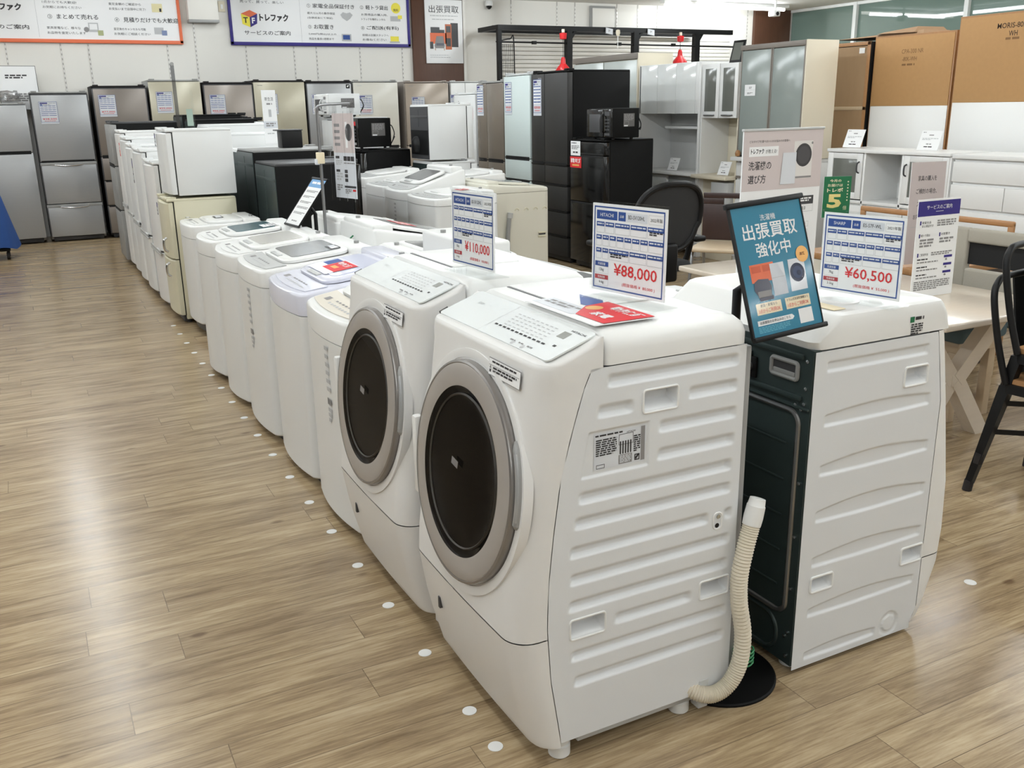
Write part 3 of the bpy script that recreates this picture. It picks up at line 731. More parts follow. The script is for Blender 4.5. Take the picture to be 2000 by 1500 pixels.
def fridge(label, loc, rz=0.0, w=.60, d=.65, h=1.8, splits=(), door=WHITE, body=WHITE, dt=.06, bulge=0.0, french=False, groove=SHADOW, grip='groove', frame=None, back=None,
           group=None, kick=.06, name='refrigerator', logo=None, stick=None, topm=None, drawer_handle=False, edge=None):
    r = thing(name, label, 'refrigerator', loc, rz, group)
    b = MB(); b.box(dt + .008, d, .002, w - .002, kick * .5, h - .012, body, .006); b.box(dt + .0, dt + .009, .008, w - .008, kick, h - .02, SHADOW); b.build('cabinet', r)
    b = MB(); b.box(.02, d - .003, 0, w, h - .018, h, topm or body, .006)
    for y in (.05, w - .05): b.box(.012, .09, y - .03, y + .03, h - .004, h + .012, topm or body, .004)
    b.build('top', r)
    b = MB(); b.box(.05, dt + .02, .03, w - .03, .012, kick - .004, DGREY, .003); b.build('kick_plate', r)
    for fy in (.06, w - .06):
        b = MB(); b.cyl((.09, fy, 0), (.09, fy, kick), .02, DGREY); b.build('foot', r)
        b = MB(); b.cyl((d - .06, fy, 0), (d - .06, fy, kick), .02, DGREY); b.build('foot', r)
    zs = [kick] + sorted(splits) + [h - .02]
    n = len(zs) - 1
    for i in range(n):
        z0, z1 = zs[i] + .004, zs[i + 1] - .004
        top = i == n - 1
        spans = [(0, w)]
        if french and (top or (french == 2 and i == n - 2)): spans = [(0, w * .38 - .002), (w * .38 + .002, w)] if french == 3 else [(0, w * .62 - .002), (w * .62 + .002, w)]
        for y0, y1 in spans:
            b = MB()
            if bulge:
                ww = y1 - y0
                O = [(dt, y0 + .002), (.03, y0 + .002)]
                for k in range(13):
                    t = k / 12; O.append((bulge * (2 * t - 1) ** 2 + (.012 if k in (0, 12) else 0), y0 + .004 + (ww - .008) * t))
                O += [(.03, y1 - .002), (dt, y1 - .002)]
                def fr(t, z): return [(x + (t if x < dt - .01 else 0), y, z) for x, y in O]
                b.loft([fr(.008, z0), fr(0, z0 + .008), fr(0, z1 - .008), fr(.008, z1)], door)
            else:
                b.box(0, dt, y0 + .001, y1 - .001, z0, z1, door, .006)
            if frame:
                b.box(-.001, dt, y0, y0 + .014, z0, z1, frame, .002); b.box(-.001, dt, y1 - .014, y1, z0, z1, frame, .002)
                if top: b.box(-.001, dt, y0, y1, z1 - .014, z1, frame, .002)
            do = b.build('door' if top or not drawer_handle else 'drawer', r)
            if drawer_handle and not top:
                g = MB(); g.box(-.004, .02, y0 + .004, y1 - .004, z1 - .035, z1 - .002, GREYP, .004); g.build('handle_rail', do)
                g = MB(); g.tube([(-.004 - .018 * math.sin(PI * k / 10), y0 + w * .25 + w * .5 * k / 10, z1 - .030 - .012 * math.sin(PI * k / 10)) for k in range(11)], .007, CHROME, 8); g.build('handle', do)
            elif grip == 'groove' and not (top and n == 1):
                g = MB()
                if top: g.box(-.0008, .012, y0 + .02, y1 - .02, z0 - .002, z0 + .016, groove, .002)
                else: g.box(-.0008, .012, y0 + .02, y1 - .02, z1 - .016, z1 + .002, groove, .002)
                g.build('grip_groove', do)
            elif grip == 'bar':
                g = MB(); zc = z0 + .05 if top else z1 - .12
                g.tube(smooth_path([(-.0, y0 + .05, zc), (-.022, y0 + .05, zc + .02), (-.022, y0 + .05, zc + .08), (.0, y0 + .05, zc + .1)], 5), .009, CHROME, 8); g.build('handle', do)
            if edge and not top:
                g = MB(); g.box(-.004, dt, y0, y1, z1 - .012, z1 + .006, edge, .002); g.build('door_trim', do)
            if top and logo and y1 == w:
                g = MB(); p = Pr(g, (-.0006 + (bulge * .6 if bulge else 0), y1 - .05 if not french else y0 + .12, z1 - .035), (0, -1, 0), (0, 0, -1), .07, .010, .0004); p.marks(0, 0, 1, 1, logo, 1, 1, 2); g.build('badge', do)
    if back:
        b = MB(); b.box(d, d + .004, .006, w - .006, kick, h - .02, back)
        b.box(d + .003, d + .006, w * .46, w * .48, .30, h - .05, back, .001); b.box(d + .003, d + .0065, .02, w - .02, h - .12, h - .10, back, .001)
        b.box(d + .003, d + .006, .02, w - .02, .05, .27, BLACK); b.build('rear_panel', r)
        b = MB(); b.lathe([(.001, 0), (.06, .01), (.075, .05), (.075, .11), (.05, .15), (.001, .16)], BLACK, 20, o=(d - .02, w * .35, .06)); b.build('compressor', r)
    if stick:
        for kind, y, z, sw, sh in stick:
            b = MB(); p = Pr(b, (-.0022, y + sw, z), (0, -1, 0), (0, 0, -1), sw, sh, .0006)
            if kind == 'dark': p.rect(0, 0, 1, 1, DGREY); p.rect(.15, .08, .7, .25, INDIGO, 2); p.rect(.2, .4, .6, .2, PAPERG, 2); p.rect(.2, .68, .6, .2, PAPERG, 2)
            elif kind == 'red': p.rect(0, 0, 1, 1, RED); p.txt('家電1年保証', .06, .14, .42, PAPER, 2, .88, bold=.03); p.rect(.2, .68, .6, .16, AMBER, 2)
            elif kind == 'paper': p.rect(0, 0, 1, 1, PAPER); p.marks(.1, .1, .5, .1, INK, 1, 2, 1); p.marks(.1, .3, .8, .3, INKG, 3, 2, 2); p.marks(.25, .72, .5, .16, INK, 1, 2, 3)
            elif kind == 'box': p.rect(0, 0, 1, 1, BLACK); p.rect(.25, .3, .3, .4, PAPER, 2); p.poly([(.45, .25), (.8, .2), (.5, .8)], PAPER, 2)
            b.build('sticker', r)
    return r

def microwave(label, loc, rz=0.0, w=.46, d=.34, h=.26, body=BLACKM, face=BLACKG, cord=True, group='microwave ovens', disp=RED):
    r = thing('microwave_oven', label, 'microwave', loc, rz, group)
    b = MB(); b.box(.012, d, 0, w, .014, h, body, .006); b.build('case', r)
    b = MB(); b.box(-.010, .012, .125, w, .02, h - .006, face, .008); do = b.build('door', r)
    b = MB(); b.box(-.012, -.009, .17, w - .05, .06, h - .05, DGREY, .001); b.build('door_window', do)
    b = MB(); b.tube(smooth_path([(-.008, .137, .05), (-.034, .137, .08), (-.034, .137, h - .08), (-.008, .137, h - .05)], 6), .008, LGREY if face is WHITEP else DGREY, 8); b.build('door_handle', do)
    b = MB(); b.box(-.006, .012, 0, .122, .02, h - .006, face, .005); pn = b.build('control_panel', r)
    b = MB(); p = Pr(b, (-.0066, .115, h - .02), (0, -1, 0), (0, 0, -1), .10, h - .05, .0004)
    p.rect(.1, .04, .8, .16, disp if disp else (DGREY if face is BLACKG else INKG))
    for i in range(4):
        for j in range(3): p.rect(.14 + j * .27, .32 + i * .13, .18, .07, DGREY if face is BLACKG else INKL)
    p.rect(.08, .88, .84, .10, GREYP if disp else DGREY); b.build('panel_print', pn)
    b = MB(); p = Pr(b, (d * .42, -.0006, h - .045), (1, 0, 0), (0, 0, -1), d * .40, h * .42, .0004)
    p.rect(0, 0, 1, 1, mat('rating_plate', (96, 94, 92), .4)); p.marks(.06, .06, .85, .5, INKG, 5, 2, 4); p.frame(.08, .6, .4, .3, .03, INKG, 2); p.rect(.06, .88, .34, .10, PAPER, 2); b.build('rating_plate', r)
    for fx in (.05, d - .05):
        for fy in (.05, w - .05):
            b = MB(); b.cyl((fx, fy, 0), (fx, fy, .015), .014, RUBBER, n=12); b.build('foot', r)
    if cord:
        b = MB(); b.tube(smooth_path([(d, .10, h * .6), (d + .035, .09, h * .75), (d + .05, .05, h * .5), (d + .03, .03, h * .3), (d + .055, .06, .10), (d + .03, .12, .02), (d + .06, .2, .012)], 8), .005, BLACK, 6); b.build('power_cord', r)
    return r

# ================================================================== PRICE CARDS
def price_wide(brand, model, year, price, net, kg1, kg2):
    def draw(p):
        p.rect(0, 0, 1, 1, PAPER); p.frame(.025, .03, .95, .94, .016, BLUE, 2)
        p.rect(.06, .075, .29, .10, BLUE, 2); p.txt(brand, .205, .105, .04, PAPER, 3, al='C')
        p.rect(.365, .075, .10, .10, BLUE, 2); p.txt('品番', .415, .11, .03, PAPER, 3, al='C')
        p.rect(.465, .075, .29, .10, PAPERG, 2); p.txt(model, .61, .10, .045, INK, 3, .22, 'C')
        p.frame(.77, .075, .20, .10, .003, INKL, 2); p.txt(year, .87, .105, .042, INK, 3, al='C')
        def row(y, cells, hh, bh):
            x = .06
            for i, wd in enumerate(cells):
                p.rect(x, y, wd - .012, hh, BLUE, 2); p.marks(x + .012, y + hh * .28, wd - .036, hh * .5, PAPERG, 1, 3, i + int(y * 100)); p.frame(x, y + hh, wd - .012, bh, .004, INKL, 2); x += wd
        row(.205, (.125, .135, .215, .225, .22), .05, .075); row(.355, (.09, .10, .10, .105, .105, .11, .11, .20), .05, .075); row(.505, (.09, .095, .285, .235, .215), .05, .075)
        p.marks(.265, .555, .24, .05, INK, 2, 3, 8); p.marks(.785, .255, .17, .045, INK, 2, 3, 9)
        p.rect(.05, .66, .19, .055, BLUE, 2); p.txt('洗濯容量', .145, .672, .03, PAPER, 3, al='C'); p.frame(.05, .715, .19, .085, .0025, INKL, 2); p.txt(kg1, .145, .735, .042, INK, 3, al='C')
        p.rect(.05, .815, .19, .05, CRIM, 2); p.txt('乾燥容量', .145, .825, .028, PAPER, 3, al='C'); p.frame(.05, .865, .19, .075, .0025, INKL, 2); p.txt(kg2, .145, .88, .042, INK, 3, al='C')
        p.txt('¥' + price, .61, .66, .155, RED, 3, .58, 'C', .008); p.txt('(税抜価格 ¥  %s )' % net, .66, .865, .048, RED, 3, .44, 'C')
    return draw
def price_tall(price, red=True):
    def draw(p):
        p.rect(0, 0, 1, 1, PAPERG); p.frame(.0, .0, 1, .92, .012, BLUE, 2)
        p.rect(.06, .04, .42, .055, INDIGO, 2); p.rect(.06, .11, .14, .05, BLUE, 2); p.marks(.55, .05, .38, .05, INKL, 1, 3, 2); p.marks(.24, .12, .4, .04, INKG, 1, 3, 3)
        for k, n in enumerate((4, 4, 4, 1, 2, 2)):
            x = .06
            for j in range(n):
                p.rect(x, .185 + k * .085, .88 / n - .03, .026, BLUE, 2); x += .88 / n
            p.rect(.06, .213 + k * .085, .86, .035, PAPER, 2)
        p.txt('¥' + price, .5, .735, .085, RED, 3, .78, 'C', .01); p.marks(.2, .85, .62, .03, RED, 1, 3, 4)
    return draw

# ================================================================== AISLE ROW (fronts towards the aisle), near to far
G_TL = 'white top loading washers along the aisle'
top_loader('white top loading washer with beige control strip, tucked against the second drum washer', (.855, 2.90, 0), w=.53, d=.55, hf=.80, hr=.88, body=WHITE, panel=BEIGE, win=None, group=G_TL, vert=True)
top_loader('lavender tinted top loading washer with red and blue stickers on its lid', (.855, 3.49, 0), w=.54, d=.56, hf=.80, hr=.86, body=WHITE, top=LAV, panel=LAV, lid=LAV, win=mat('lavender_lid_glass', (206, 209, 228), .1), stick=[('redblue', .16, .17, .26, .15)], group=G_TL, rearh=.01)
top_loader('white top loading washer with grey glass lid and long printed strip on the front', (.845, 4.09, 0), w=.55, d=.57, hf=.805, hr=.85, body=WHITE, panel=LGREY, win=SMOKE, stick=[('dark', .36, .12, .10, .05)], group=G_TL, vert=True, band=.075)
top_loader('white top loading washer with broad pale lid, nearer of the two with curved shoulders', (.835, 4.68, 0), w=.53, d=.56, hf=.795, hr=.835, body=WHITE, panel=WHITEP, win=mat('pale_lid_glass', (206, 204, 198), .15), group=G_TL, bulge=.045)
top_loader('white top loading washer with dark teal glass lid', (.83, 5.25, 0), w=.50, d=.56, hf=.80, hr=.835, body=WHITE, panel=WHITEP, win=TEAL, stick=[('paper', .33, .12, .12, .09)], group=G_TL, bulge=.045)
top_loader('low white top loading washer raised on black feet, dark labels on top', (.92, 6.46, 0), w=.52, d=.50, hf=.755, hr=.76, body=WHITE, panel=WHITEP, foot=.085, base=.09, stick=[('dark', .20, .22, .11, .06), ('dark', .03, .36, .05, .03)], group=G_TL)
fridge('small cream two door refrigerator carrying a white cube refrigerator', (.855, 6.99, 0), w=.46, d=.50, h=.895, splits=(.47,), door=CREAM, body=CREAM, bulge=.018, grip='bar', logo=INKG, name='small_refrigerator', group='small refrigerators along the aisle', stick=[('dark', .34, .85, .05, .09)])
mini = fridge('white cube refrigerator stacked on the cream refrigerator', (.90, 7.0, .908), w=.46, d=.47, h=.46, splits=(), door=WHITE, body=WHITE, bulge=.012, kick=.012, name='small_refrigerator', group='small refrigerators along the aisle', stick=[('dark', .36, .43, .05, .09)])
G_F = 'small white refrigerators along the aisle'
fridge('narrow white two door refrigerator with domed top just behind the cream one', (.845, 7.47, 0), w=.55, d=.55, h=1.13, splits=(.46,), door=WARMW, body=WHITE, bulge=.03, name='small_refrigerator', group=G_F, groove=LGREY)
fridge('white two door refrigerator with black corner mark, second behind the cream one', (.835, 8.07, 0), w=.54, d=.56, h=1.20, splits=(.52,), door=WHITE, body=WHITE, bulge=.02, name='small_refrigerator', group=G_F, groove=LGREY, stick=[('dark', .42, 1.12, .06, .20)])
fridge('white two door refrigerator, third behind the cream one', (.835, 8.64, 0), w=.47, d=.56, h=1.22, splits=(.56,), door=WHITE, body=WHITE, bulge=.02, name='small_refrigerator', group=G_F, groove=LGREY)
fridge('white two door refrigerator with a red sticker near its top edge', (.845, 9.15, 0), w=.50, d=.58, h=1.27, splits=(.58,), door=WHITE, body=WHITE, bulge=.02, name='small_refrigerator', group=G_F, groove=LGREY, stick=[('red', .36, 1.22, .07, .12)])
fridge('ivory edged white refrigerator standing against the black one', (.85, 9.68, 0), w=.42, d=.60, h=1.32, splits=(.62,), door=WARMW, body=WARMW, bulge=.01, name='small_refrigerator', group=G_F, groove=LGREY)
fridge('grey fronted refrigerator with black sides at the far end of the aisle row', (.83, 10.14, 0), w=.60, d=.64, h=1.40, splits=(.55, .98), door=GREYP, body=BLACKM, topm=DGREY, kick=.05)

# ================================================================== BACK TO BACK ROW (fronts to the right, backs to the aisle row)
G_B = 'white washers of the back to back row'
def plusx(xf, y0, w): return (xf, y0 + w, 0)
top_loader('white washer with tall glossy rear hump, behind the 110,000 yen card', plusx(2.12, 3.30, .58), PI, w=.58, d=.60, hf=.79, hr=.82, rearh=.125, console=.17, body=WHITE, panel=LGREY, group=G_B, rear=WHITE, lid=LGREY)
top_loader('flat topped white washer with a bare grey back and loose cord', plusx(2.10, 3.95, .48), PI, w=.48, d=.58, hf=.80, hr=.835, rearh=-.012, console=.06, body=WHITE, group=G_B, rear=LGREY, win=SMOKE)
b5 = top_loader('white washer with green wire on its back and red sticker on lid', plusx(2.12, 4.47, .56), PI, w=.56, d=.60, hf=.80, hr=.90, body=WHITE, group=G_B, rear=WHITE, win=SMOKE, stick=[('red', .28, .16, .22, .10)])
b = MB(); b.tube(smooth_path([(.61, .26, .84), (.625, .22, .80), (.612, .20, .70), (.63, .26, .62), (.615, .24, .82)], 8), .004, GRN, 6); b.build('earth_wire', b5)
top_loader('white washer standing next to the grey sign pole, plain back', plusx(2.08, 5.10, .52), PI, w=.52, d=.56, hf=.80, hr=.875, body=WHITE, group=G_B, rear=LGREY)
top_loader('white washer behind the reversed drum washer, yellow slip on its grey lid', plusx(2.15, 2.26, .53), PI, w=.53, d=.57, hf=.83, hr=.84, rearh=-.012, console=.06, body=WHITE, group=G_B, rear=WHITE, win=SMOKE, stick=[('yellow', .33, .12, .16, .09)])
top_loader('white washer low between the 88,000 and 110,000 yen cards', plusx(2.14, 2.84, .44), PI, w=.44, d=.58, hf=.81, hr=.83, rearh=-.012, console=.06, body=WHITE, group=G_B, rear=WHITE, win=SMOKE)
G_K = 'dark refrigerators of the back to back row'
fridge('black refrigerator behind the tilted black framed sign, silver edge trim', plusx(2.12, 6.42, .60), PI, w=.60, d=.60, h=1.135, splits=(.5,), door=BLACKG, body=BLACKM, topm=DGREY, back=GREENM, group=G_K)
fridge('black refrigerator with grey top, one behind the lower black one', plusx(2.14, 7.06, .56), PI, w=.56, d=.62, h=1.205, splits=(.5,), door=BLACKG, body=BLACKM, topm=GREYP, back=GREENM, group=G_K)
fridge('refrigerator with dark green back and white top behind the black pair', plusx(2.14, 7.66, .50), PI, w=.50, d=.60, h=1.19, splits=(.5,), door=WHITE, body=WHITE, topm=WHITE, back=GREENM, group=G_K)
fridge('white refrigerator with pale pink door edge, far in the back to back row', plusx(2.16, 8.25, .56), PI, w=.56, d=.62, h=1.30, splits=(.5,), door=mat('pale_pink_door', (222, 200, 204), .3), body=WHITE, back=LGREY, group='white refrigerators of the back to back row')
fridge('taller white refrigerator behind the pink edged one', plusx(2.16, 8.9, .55), PI, w=.55, d=.62, h=1.37, splits=(.5,), door=WHITE, body=WHITE, back=LGREY, group='white refrigerators of the back to back row')
fridge('black refrigerator far in the back to back row, behind the white ones', plusx(2.20, 9.55, .6), PI, w=.6, d=.66, h=1.41, splits=(.5,), door=BLACKG, body=BLACKM, back=GREENM, group=G_K)
fridge('tallest black refrigerator at the far end of the back to back row', plusx(2.20, 10.3, .6), PI, w=.6, d=.66, h=1.455, splits=(.5,), door=BLACKG, body=BLACKM, back=GREENM, group=G_K)
r = thing('small_black_box', 'small black box standing on the grey topped black refrigerator', 'box', (1.80, 7.30, 1.206))  # plain small black box, its use unknown
b = MB(); b.box(0, .16, 0, .14, 0, .125, BLACK, .006); b.build('case', r); b = MB(); b.box(-.03, .165, -.004, .144, .125, .135, DGREY, .003); b.build('lid', r)

# ================================================================== SECOND AISLE ROW (behind the cards)
G_C = 'white top loading washers of the second aisle'
top_loader('white washer with big rounded front corner right behind the 110,000 yen card', (2.55, 6.20, 0), w=.60, d=.53, hf=.855, hr=.875, bulge=.05, body=WHITE, group=G_C, stick=[('red', .30, .2, .12, .08)], band=.05)
top_loader('white washer with steep sloping lid and grey glass window', (2.60, 6.86, 0), w=.56, d=.53, hf=.86, hr=1.01, bulge=.04, body=WHITE, win=SMOKE, group=G_C, vert=True, band=.07)
top_loader('white washer with boxy front left of the sloping lid one', (2.64, 7.46, 0), w=.50, d=.56, hf=.86, hr=.91, bulge=.015, body=WHITE, group=G_C)
top_loader('white washer leftmost in the second aisle, beside the black refrigerator with microwave', (2.66, 8.0, 0), w=.50, d=.56, hf=.90, hr=.94, bulge=.015, body=WHITE, group=G_C)
fridge('black refrigerator under the black microwave, left of the white cube refrigerator', (2.84, 8.58, 0), w=.48, d=.50, h=1.11, splits=(.45,), door=BLACKG, body=BLACKM, group='black refrigerators carrying microwaves')
microwave('black microwave with red display on the refrigerator beside the white cube refrigerator', (2.83, 8.60, 1.124), w=.48, d=.33, h=.275)
IVW = mat('ivory_enamel', (217, 214, 200), 0.4, noise=0.02, scale=8)
cw = top_loader('cream washer with plain side, half moon dents and grey hose', plusx(3.70, 6.50, .56), PI, w=.56, d=.56, hf=.87, hr=.91, body=IVW, top=IVW, panel=IVW, lid=IVW, win=SMOKE, bulge=.015, band=.03, group='washers backing onto the second aisle', rear=CREAM)
b = MB()   # near side is local y = w
for k in range(4):
    x = .06 + k * .082; b.tube([(x + .018 * math.cos(a * PI / 8), .561, .70 + .018 * math.sin(a * PI / 8)) for a in range(9)], .004, CREAM, 6)
b.build('half_moon_dent', cw)
b = MB(); b.box(.055, .115, .560, .566, .50, .512, DGREY, .002); b.box(.05, .12, .560, .568, .512, .526, CREAM, .003); b.box(.05, .12, .560, .568, .482, .496, CREAM, .003); b.build('side_grip', cw)
b = MB(); b.tube(smooth_path([(.38, .575, .66), (.39, .578, .6), (.40, .58, .5), (.40, .58, .35), (.42, .575, .2)], 8), .017, GREYP, 10); b.cyl((.378, .575, .65), (.372, .575, .69), .021, LGREY); b.build('drain_hose', cw)
fridge('white washer height refrigerator base under the white cube refrigerator with bare back', plusx(3.83, 8.13, .48), PI, w=.48, d=.46, h=1.0, splits=(.5,), door=WHITE, body=WHITE, back=GREENM, name='small_refrigerator', group='white refrigerator stack in the second aisle')
fridge('white cube refrigerator with open compressor at its back and green sticker', (3.81, 8.15 + .45, 1.013), PI, w=.45, d=.45, h=.50, splits=(), door=WHITE, body=WHITE, back=DGREY, kick=.012, name='small_refrigerator', group='white refrigerator stack in the second aisle')
fridge('white refrigerator far behind the hanging vinyl sign, carrying a white microwave', (2.86, 9.35, 0), w=.50, d=.55, h=1.40, splits=(.6,), door=WHITE, body=WHITE)
microwave('white microwave on the far white refrigerator behind the hanging vinyl sign', (2.80, 9.40, 1.413), w=.44, d=.34, h=.22, body=WHITE, face=WHITEP, disp=None)
top_loader('white washer peeping out behind the sloping lid washer', (3.24, 7.36, 0), w=.52, d=.50, hf=.90, hr=.93, body=WHITE, group='washers backing onto the second aisle')

# ================================================================== BIG REFRIGERATORS FACING LEFT
DX = 4.6
G_D = 'big refrigerators facing left in the middle of the floor'
fridge('tall black six door refrigerator facing left, white price tag on its left door', (DX, 7.77, 0), w=.70, d=.70, h=1.80, splits=(.26, .50, .75, .94), door=CHAR, body=BLACKM, french=2, group=G_D, logo=INKG, edge=BLACK)
fridge('pale mint glass refrigerator between the black and the mocha ones', (DX, 8.50, 0), w=.57, d=.68, h=1.80, splits=(.5, .75, .967), door=MINT, body=LGREY, group=G_D)
fridge('mocha brown glass refrigerator with narrow left door', (DX, 9.09, 0), w=.64, d=.68, h=1.745, splits=(.45, .71, .92), door=MOCHA, body=GREYP, french=2, group=G_D, logo=INKL)
fridge('plain white refrigerator with red guarantee sticker, left of the mocha one', (DX, 9.78, 0), w=.58, d=.62, h=1.64, splits=(.45, .85), door=WHITE, body=WHITE, group=G_D, stick=[('red', .06, 1.47, .17, .12), ('paper', .40, 1.56, .06, .09)])
fridge('small black refrigerator with white and red tags in front of the tall black one', (DX, 7.13, 0), w=.58, d=.53, h=1.185, splits=(.62, 1.045), door=BLACKG, body=BLACKM, group='black refrigerators carrying microwaves', stick=[('paper', .40, 1.165, .17, .13), ('red', .38, 1.025, .20, .10)], grip='groove')
microwave('black microwave with silver label on its side, on the small black refrigerator facing left', (4.63, 7.06, 1.187), w=.40, d=.29, h=.265, disp=None)

# ================================================================== REFRIGERATORS ALONG THE FAR WALL
FY = 12.52
G_W = 'refrigerators along the far wall'
def wallf(label, xr, w, h, **k): return fridge(label, (xr, FY, 0), PI / 2, w=w, d=.64, h=h, group=G_W, **k)
wallf('silver two door refrigerator leftmost along the far wall', .16, .70, 1.615, splits=(1.06,), door=SILVER, body=GREYP)
wallf('silver three door refrigerator with curved chrome handles', .83, .62, 1.735, splits=(.45, .94), door=SILVER, body=GREYP, frame=DGREY, drawer_handle=True)
wallf('bronze brown refrigerator tagged 77,000 yen', 1.49, .61, 1.80, splits=(.4, .7, .98), door=BRONZE, body=RUBBER, frame=DGREY)
wallf('champagne refrigerator wrapped in film, behind the clear sign post', 2.13, .61, 1.865, splits=(.4, .7, .98), door=CHAMP, body=GREYP)
wallf('taupe refrigerator right of the champagne one behind the black tops', 2.77, .61, 1.835, splits=(.4, .7, .98), door=TAUPE, body=RUBBER, frame=DGREY)
wallf('wide champagne refrigerator behind the narrow white sign', 3.44, .66, 1.855, splits=(.4, .7, .98), door=CHAMP, body=RUBBER, logo=INKG)
wallf('silver refrigerator in a dark frame with a small black square badge', 4.08, .62, 1.845, splits=(.4, .7, .98), door=SILVER, body=RUBBER, frame=DGREY, stick=[('box', .03, 1.80, .05, .05)])
wallf('ivory refrigerator behind the black microwave', 4.73, .63, 1.845, splits=(.4, .7, .98), door=IVORY, body=GREYP, logo=INKL)
wallf('sand brown refrigerator in front of the wooden pilaster', 5.48, .64, 1.835, splits=(.4, .7, .98), door=SANDB, body=TAUPE, logo=INKG)
wallf('white refrigerator rightmost along the far wall', 6.10, .58, 1.835, splits=(.4, .7, .98), door=WHITE, body=LGREY, french=1)

# price cards on stands
card('price_card', 'price card of 88,000 yen on the nearest drum washer', 'price card', (1.212, 1.775, 1.157), -80, .24, .205, price_wide('HITACHI', 'BD-SV120HL', '2022年製', '88,000', '80,000', '12kg', '6 kg'), 1.0, holder='acrylic', group='price cards on the washers')
card('price_card', 'price card of 110,000 yen on the second drum washer', 'price card', (1.077, 2.329, 1.157), -85, .23, .205, price_wide('HITACHI', 'BD-SV120HL', '2022年製', '110,000', '100,000', '12kg', '6 kg'), 1.0, holder='acrylic', group='price cards on the washers')
card('price_card', 'price card of 60,500 yen on the washer turned back to front', 'price card', (1.876, 1.697, 1.1000), -79.5, .23, .205, price_wide('SHARP', 'ES-S7F-WL', '2021年製', '60,500', '55,000', '7kg', '3.5kg'), 0, holder='acrylic', group='price cards on the washers')
# guarantee sheet lying on the nearest machine
def sheet_draw(p):
    p.rect(0, 0, 1, 1, PAPER); p.poly([(.0, .06), (.30, .0), (.62, .36), (.34, .44)], BLUE, 3); p.rect(.0, .52, .6, .40, PAPERG, 2); p.marks(.06, .60, .45, .2, INKG, 2, 3, 3)
    p.poly([(.38, 0), (1, 0), (1, .86), (.62, .86), (.42, .45)], RED, 4); p.txt('動作保証', .60, .08, .22, PAPER, 6, .36, bold=.02); p.disc(.52, .42, .07, AMBER, 5); p.txt('家電', .66, .5, .2, PAPER, 6, .22, bold=.02)
r = thing('guarantee_sheet', 'red, blue and white guarantee leaflet in film lying on the nearest drum washer', 'leaflet', (1.10, 1.76, 1.0358))
b = MB(); b.box(-.08, .08, -.15, .16, 0, .0008, PAPER); b.build('sheet', r)
printed(sheet_draw, r, (.078, .155, .0009), (0, -1, 0), (-1, 0, 0), .30, .155)

# price tags on the tall refrigerators
G_T = 'blue ruled price tags on the tall refrigerators'
def wtag(label, x, z, price): card('price_tag', label, 'price tag', (x, FY - .0035, z), 0, .19, .25, price_tall(price), group=G_T, holder='sleeve')
wtag('price tag of 38,500 yen on the silver three door refrigerator', .39, 1.50, '38,500')
wtag('price tag of 77,000 yen on the bronze brown refrigerator', 1.035, 1.57, '77,000')
wtag('price tag on the film wrapped champagne refrigerator', 1.69, 1.60, '99,000')
wtag('price tag on the taupe refrigerator', 2.32, 1.56, '66,000')
wtag('price tag on the wide champagne refrigerator', 2.98, 1.56, '71,500')
wtag('price tag on the dark framed silver refrigerator', 3.62, 1.55, '88,000')
wtag('price tag on the ivory refrigerator behind the microwave', 4.26, 1.535, '77,000')
wtag('price tag on the sand brown refrigerator', 5.02, 1.505, '66,000')
wtag('price tag on the white refrigerator rightmost at the wall', 5.60, 1.53, '55,000')
def dtag(label, y, z, price, W=.15, H=.30): card('price_tag', label, 'price tag', (DX - .0035, y, z), -90, W, H, price_tall(price), group=G_T, holder='sleeve')
dtag('price tag on the left door of the tall black refrigerator', 8.34, 1.56, '209,000', .16, .34)
dtag('price tag on the pale mint refrigerator', 8.96, 1.56, '99,000', .15, .32)
dtag('price tag on the mocha refrigerator', 9.64, 1.55, '99,000', .16, .32)

# ================================================================== SIGNS STANDING IN THE SHOP
def pole_stand(name, label, cat, c, yaw, W, H, draw, tilt, roll, foot, sheet=PAPER, disc=.15, film=True):
    """A4 display on a floor pole: black frame, pole, round base"""
    M = card_matrix(c, yaw, tilt, roll)
    r = thing(name, label, cat, (foot[0], foot[1], 0))
    L = Matrix.Translation((-foot[0], -foot[1], 0)) @ M
    b = MB(); b.X = L; b.box(-W / 2, W / 2, 0, .003, -H / 2, H / 2, sheet); b.build('sheet', r)
    printed(draw, r, (-W / 2, 0, H / 2), (1, 0, 0), (0, 0, -1), W, H, X=L)
    b = MB(); b.X = L; t = .0045
    b.box(-W / 2 - t, W / 2 + t, .003, .008, -H / 2 - t, H / 2 + t, BLACK, .001)
    for x0, x1, z0, z1 in ((-W / 2 - .012, W / 2 + .012, H / 2, H / 2 + .013), (-W / 2 - .004, W / 2 + .012, -H / 2 - .010, -H / 2 + .002)): b.box(x0, x1, -.006, .008, z0, z1, BLACK, .003)
    b.box(-W / 2 - t, -W / 2, -.002, .006, -H / 2, H / 2, BLACK); b.box(W / 2, W / 2 + .003, -.002, .006, -H / 2, H / 2, BLACK); b.build('frame', r)
    if film:
        b = MB(); b.X = L; b.add([(-W / 2, -.0016, -H / 2), (W / 2, -.0016, -H / 2), (W / 2, -.0016, H / 2), (-W / 2, -.0016, H / 2)], [(0, 1, 2, 3)], FILM); b.build('cover', r)
    hook = L @ Vector((0, .010, 0))
    b = MB(); b.tube([(0, 0, .006), (0, 0, hook.z - .06), tuple(hook)], .011, BLACK, 14); b.build('pole', r)
    b = MB(); b.lathe([(.0008, 0), (disc, 0), (disc, .005), (disc - .004, .008), (.0008, .009)], BLACKM, 48); b.build('base', r)
    return r
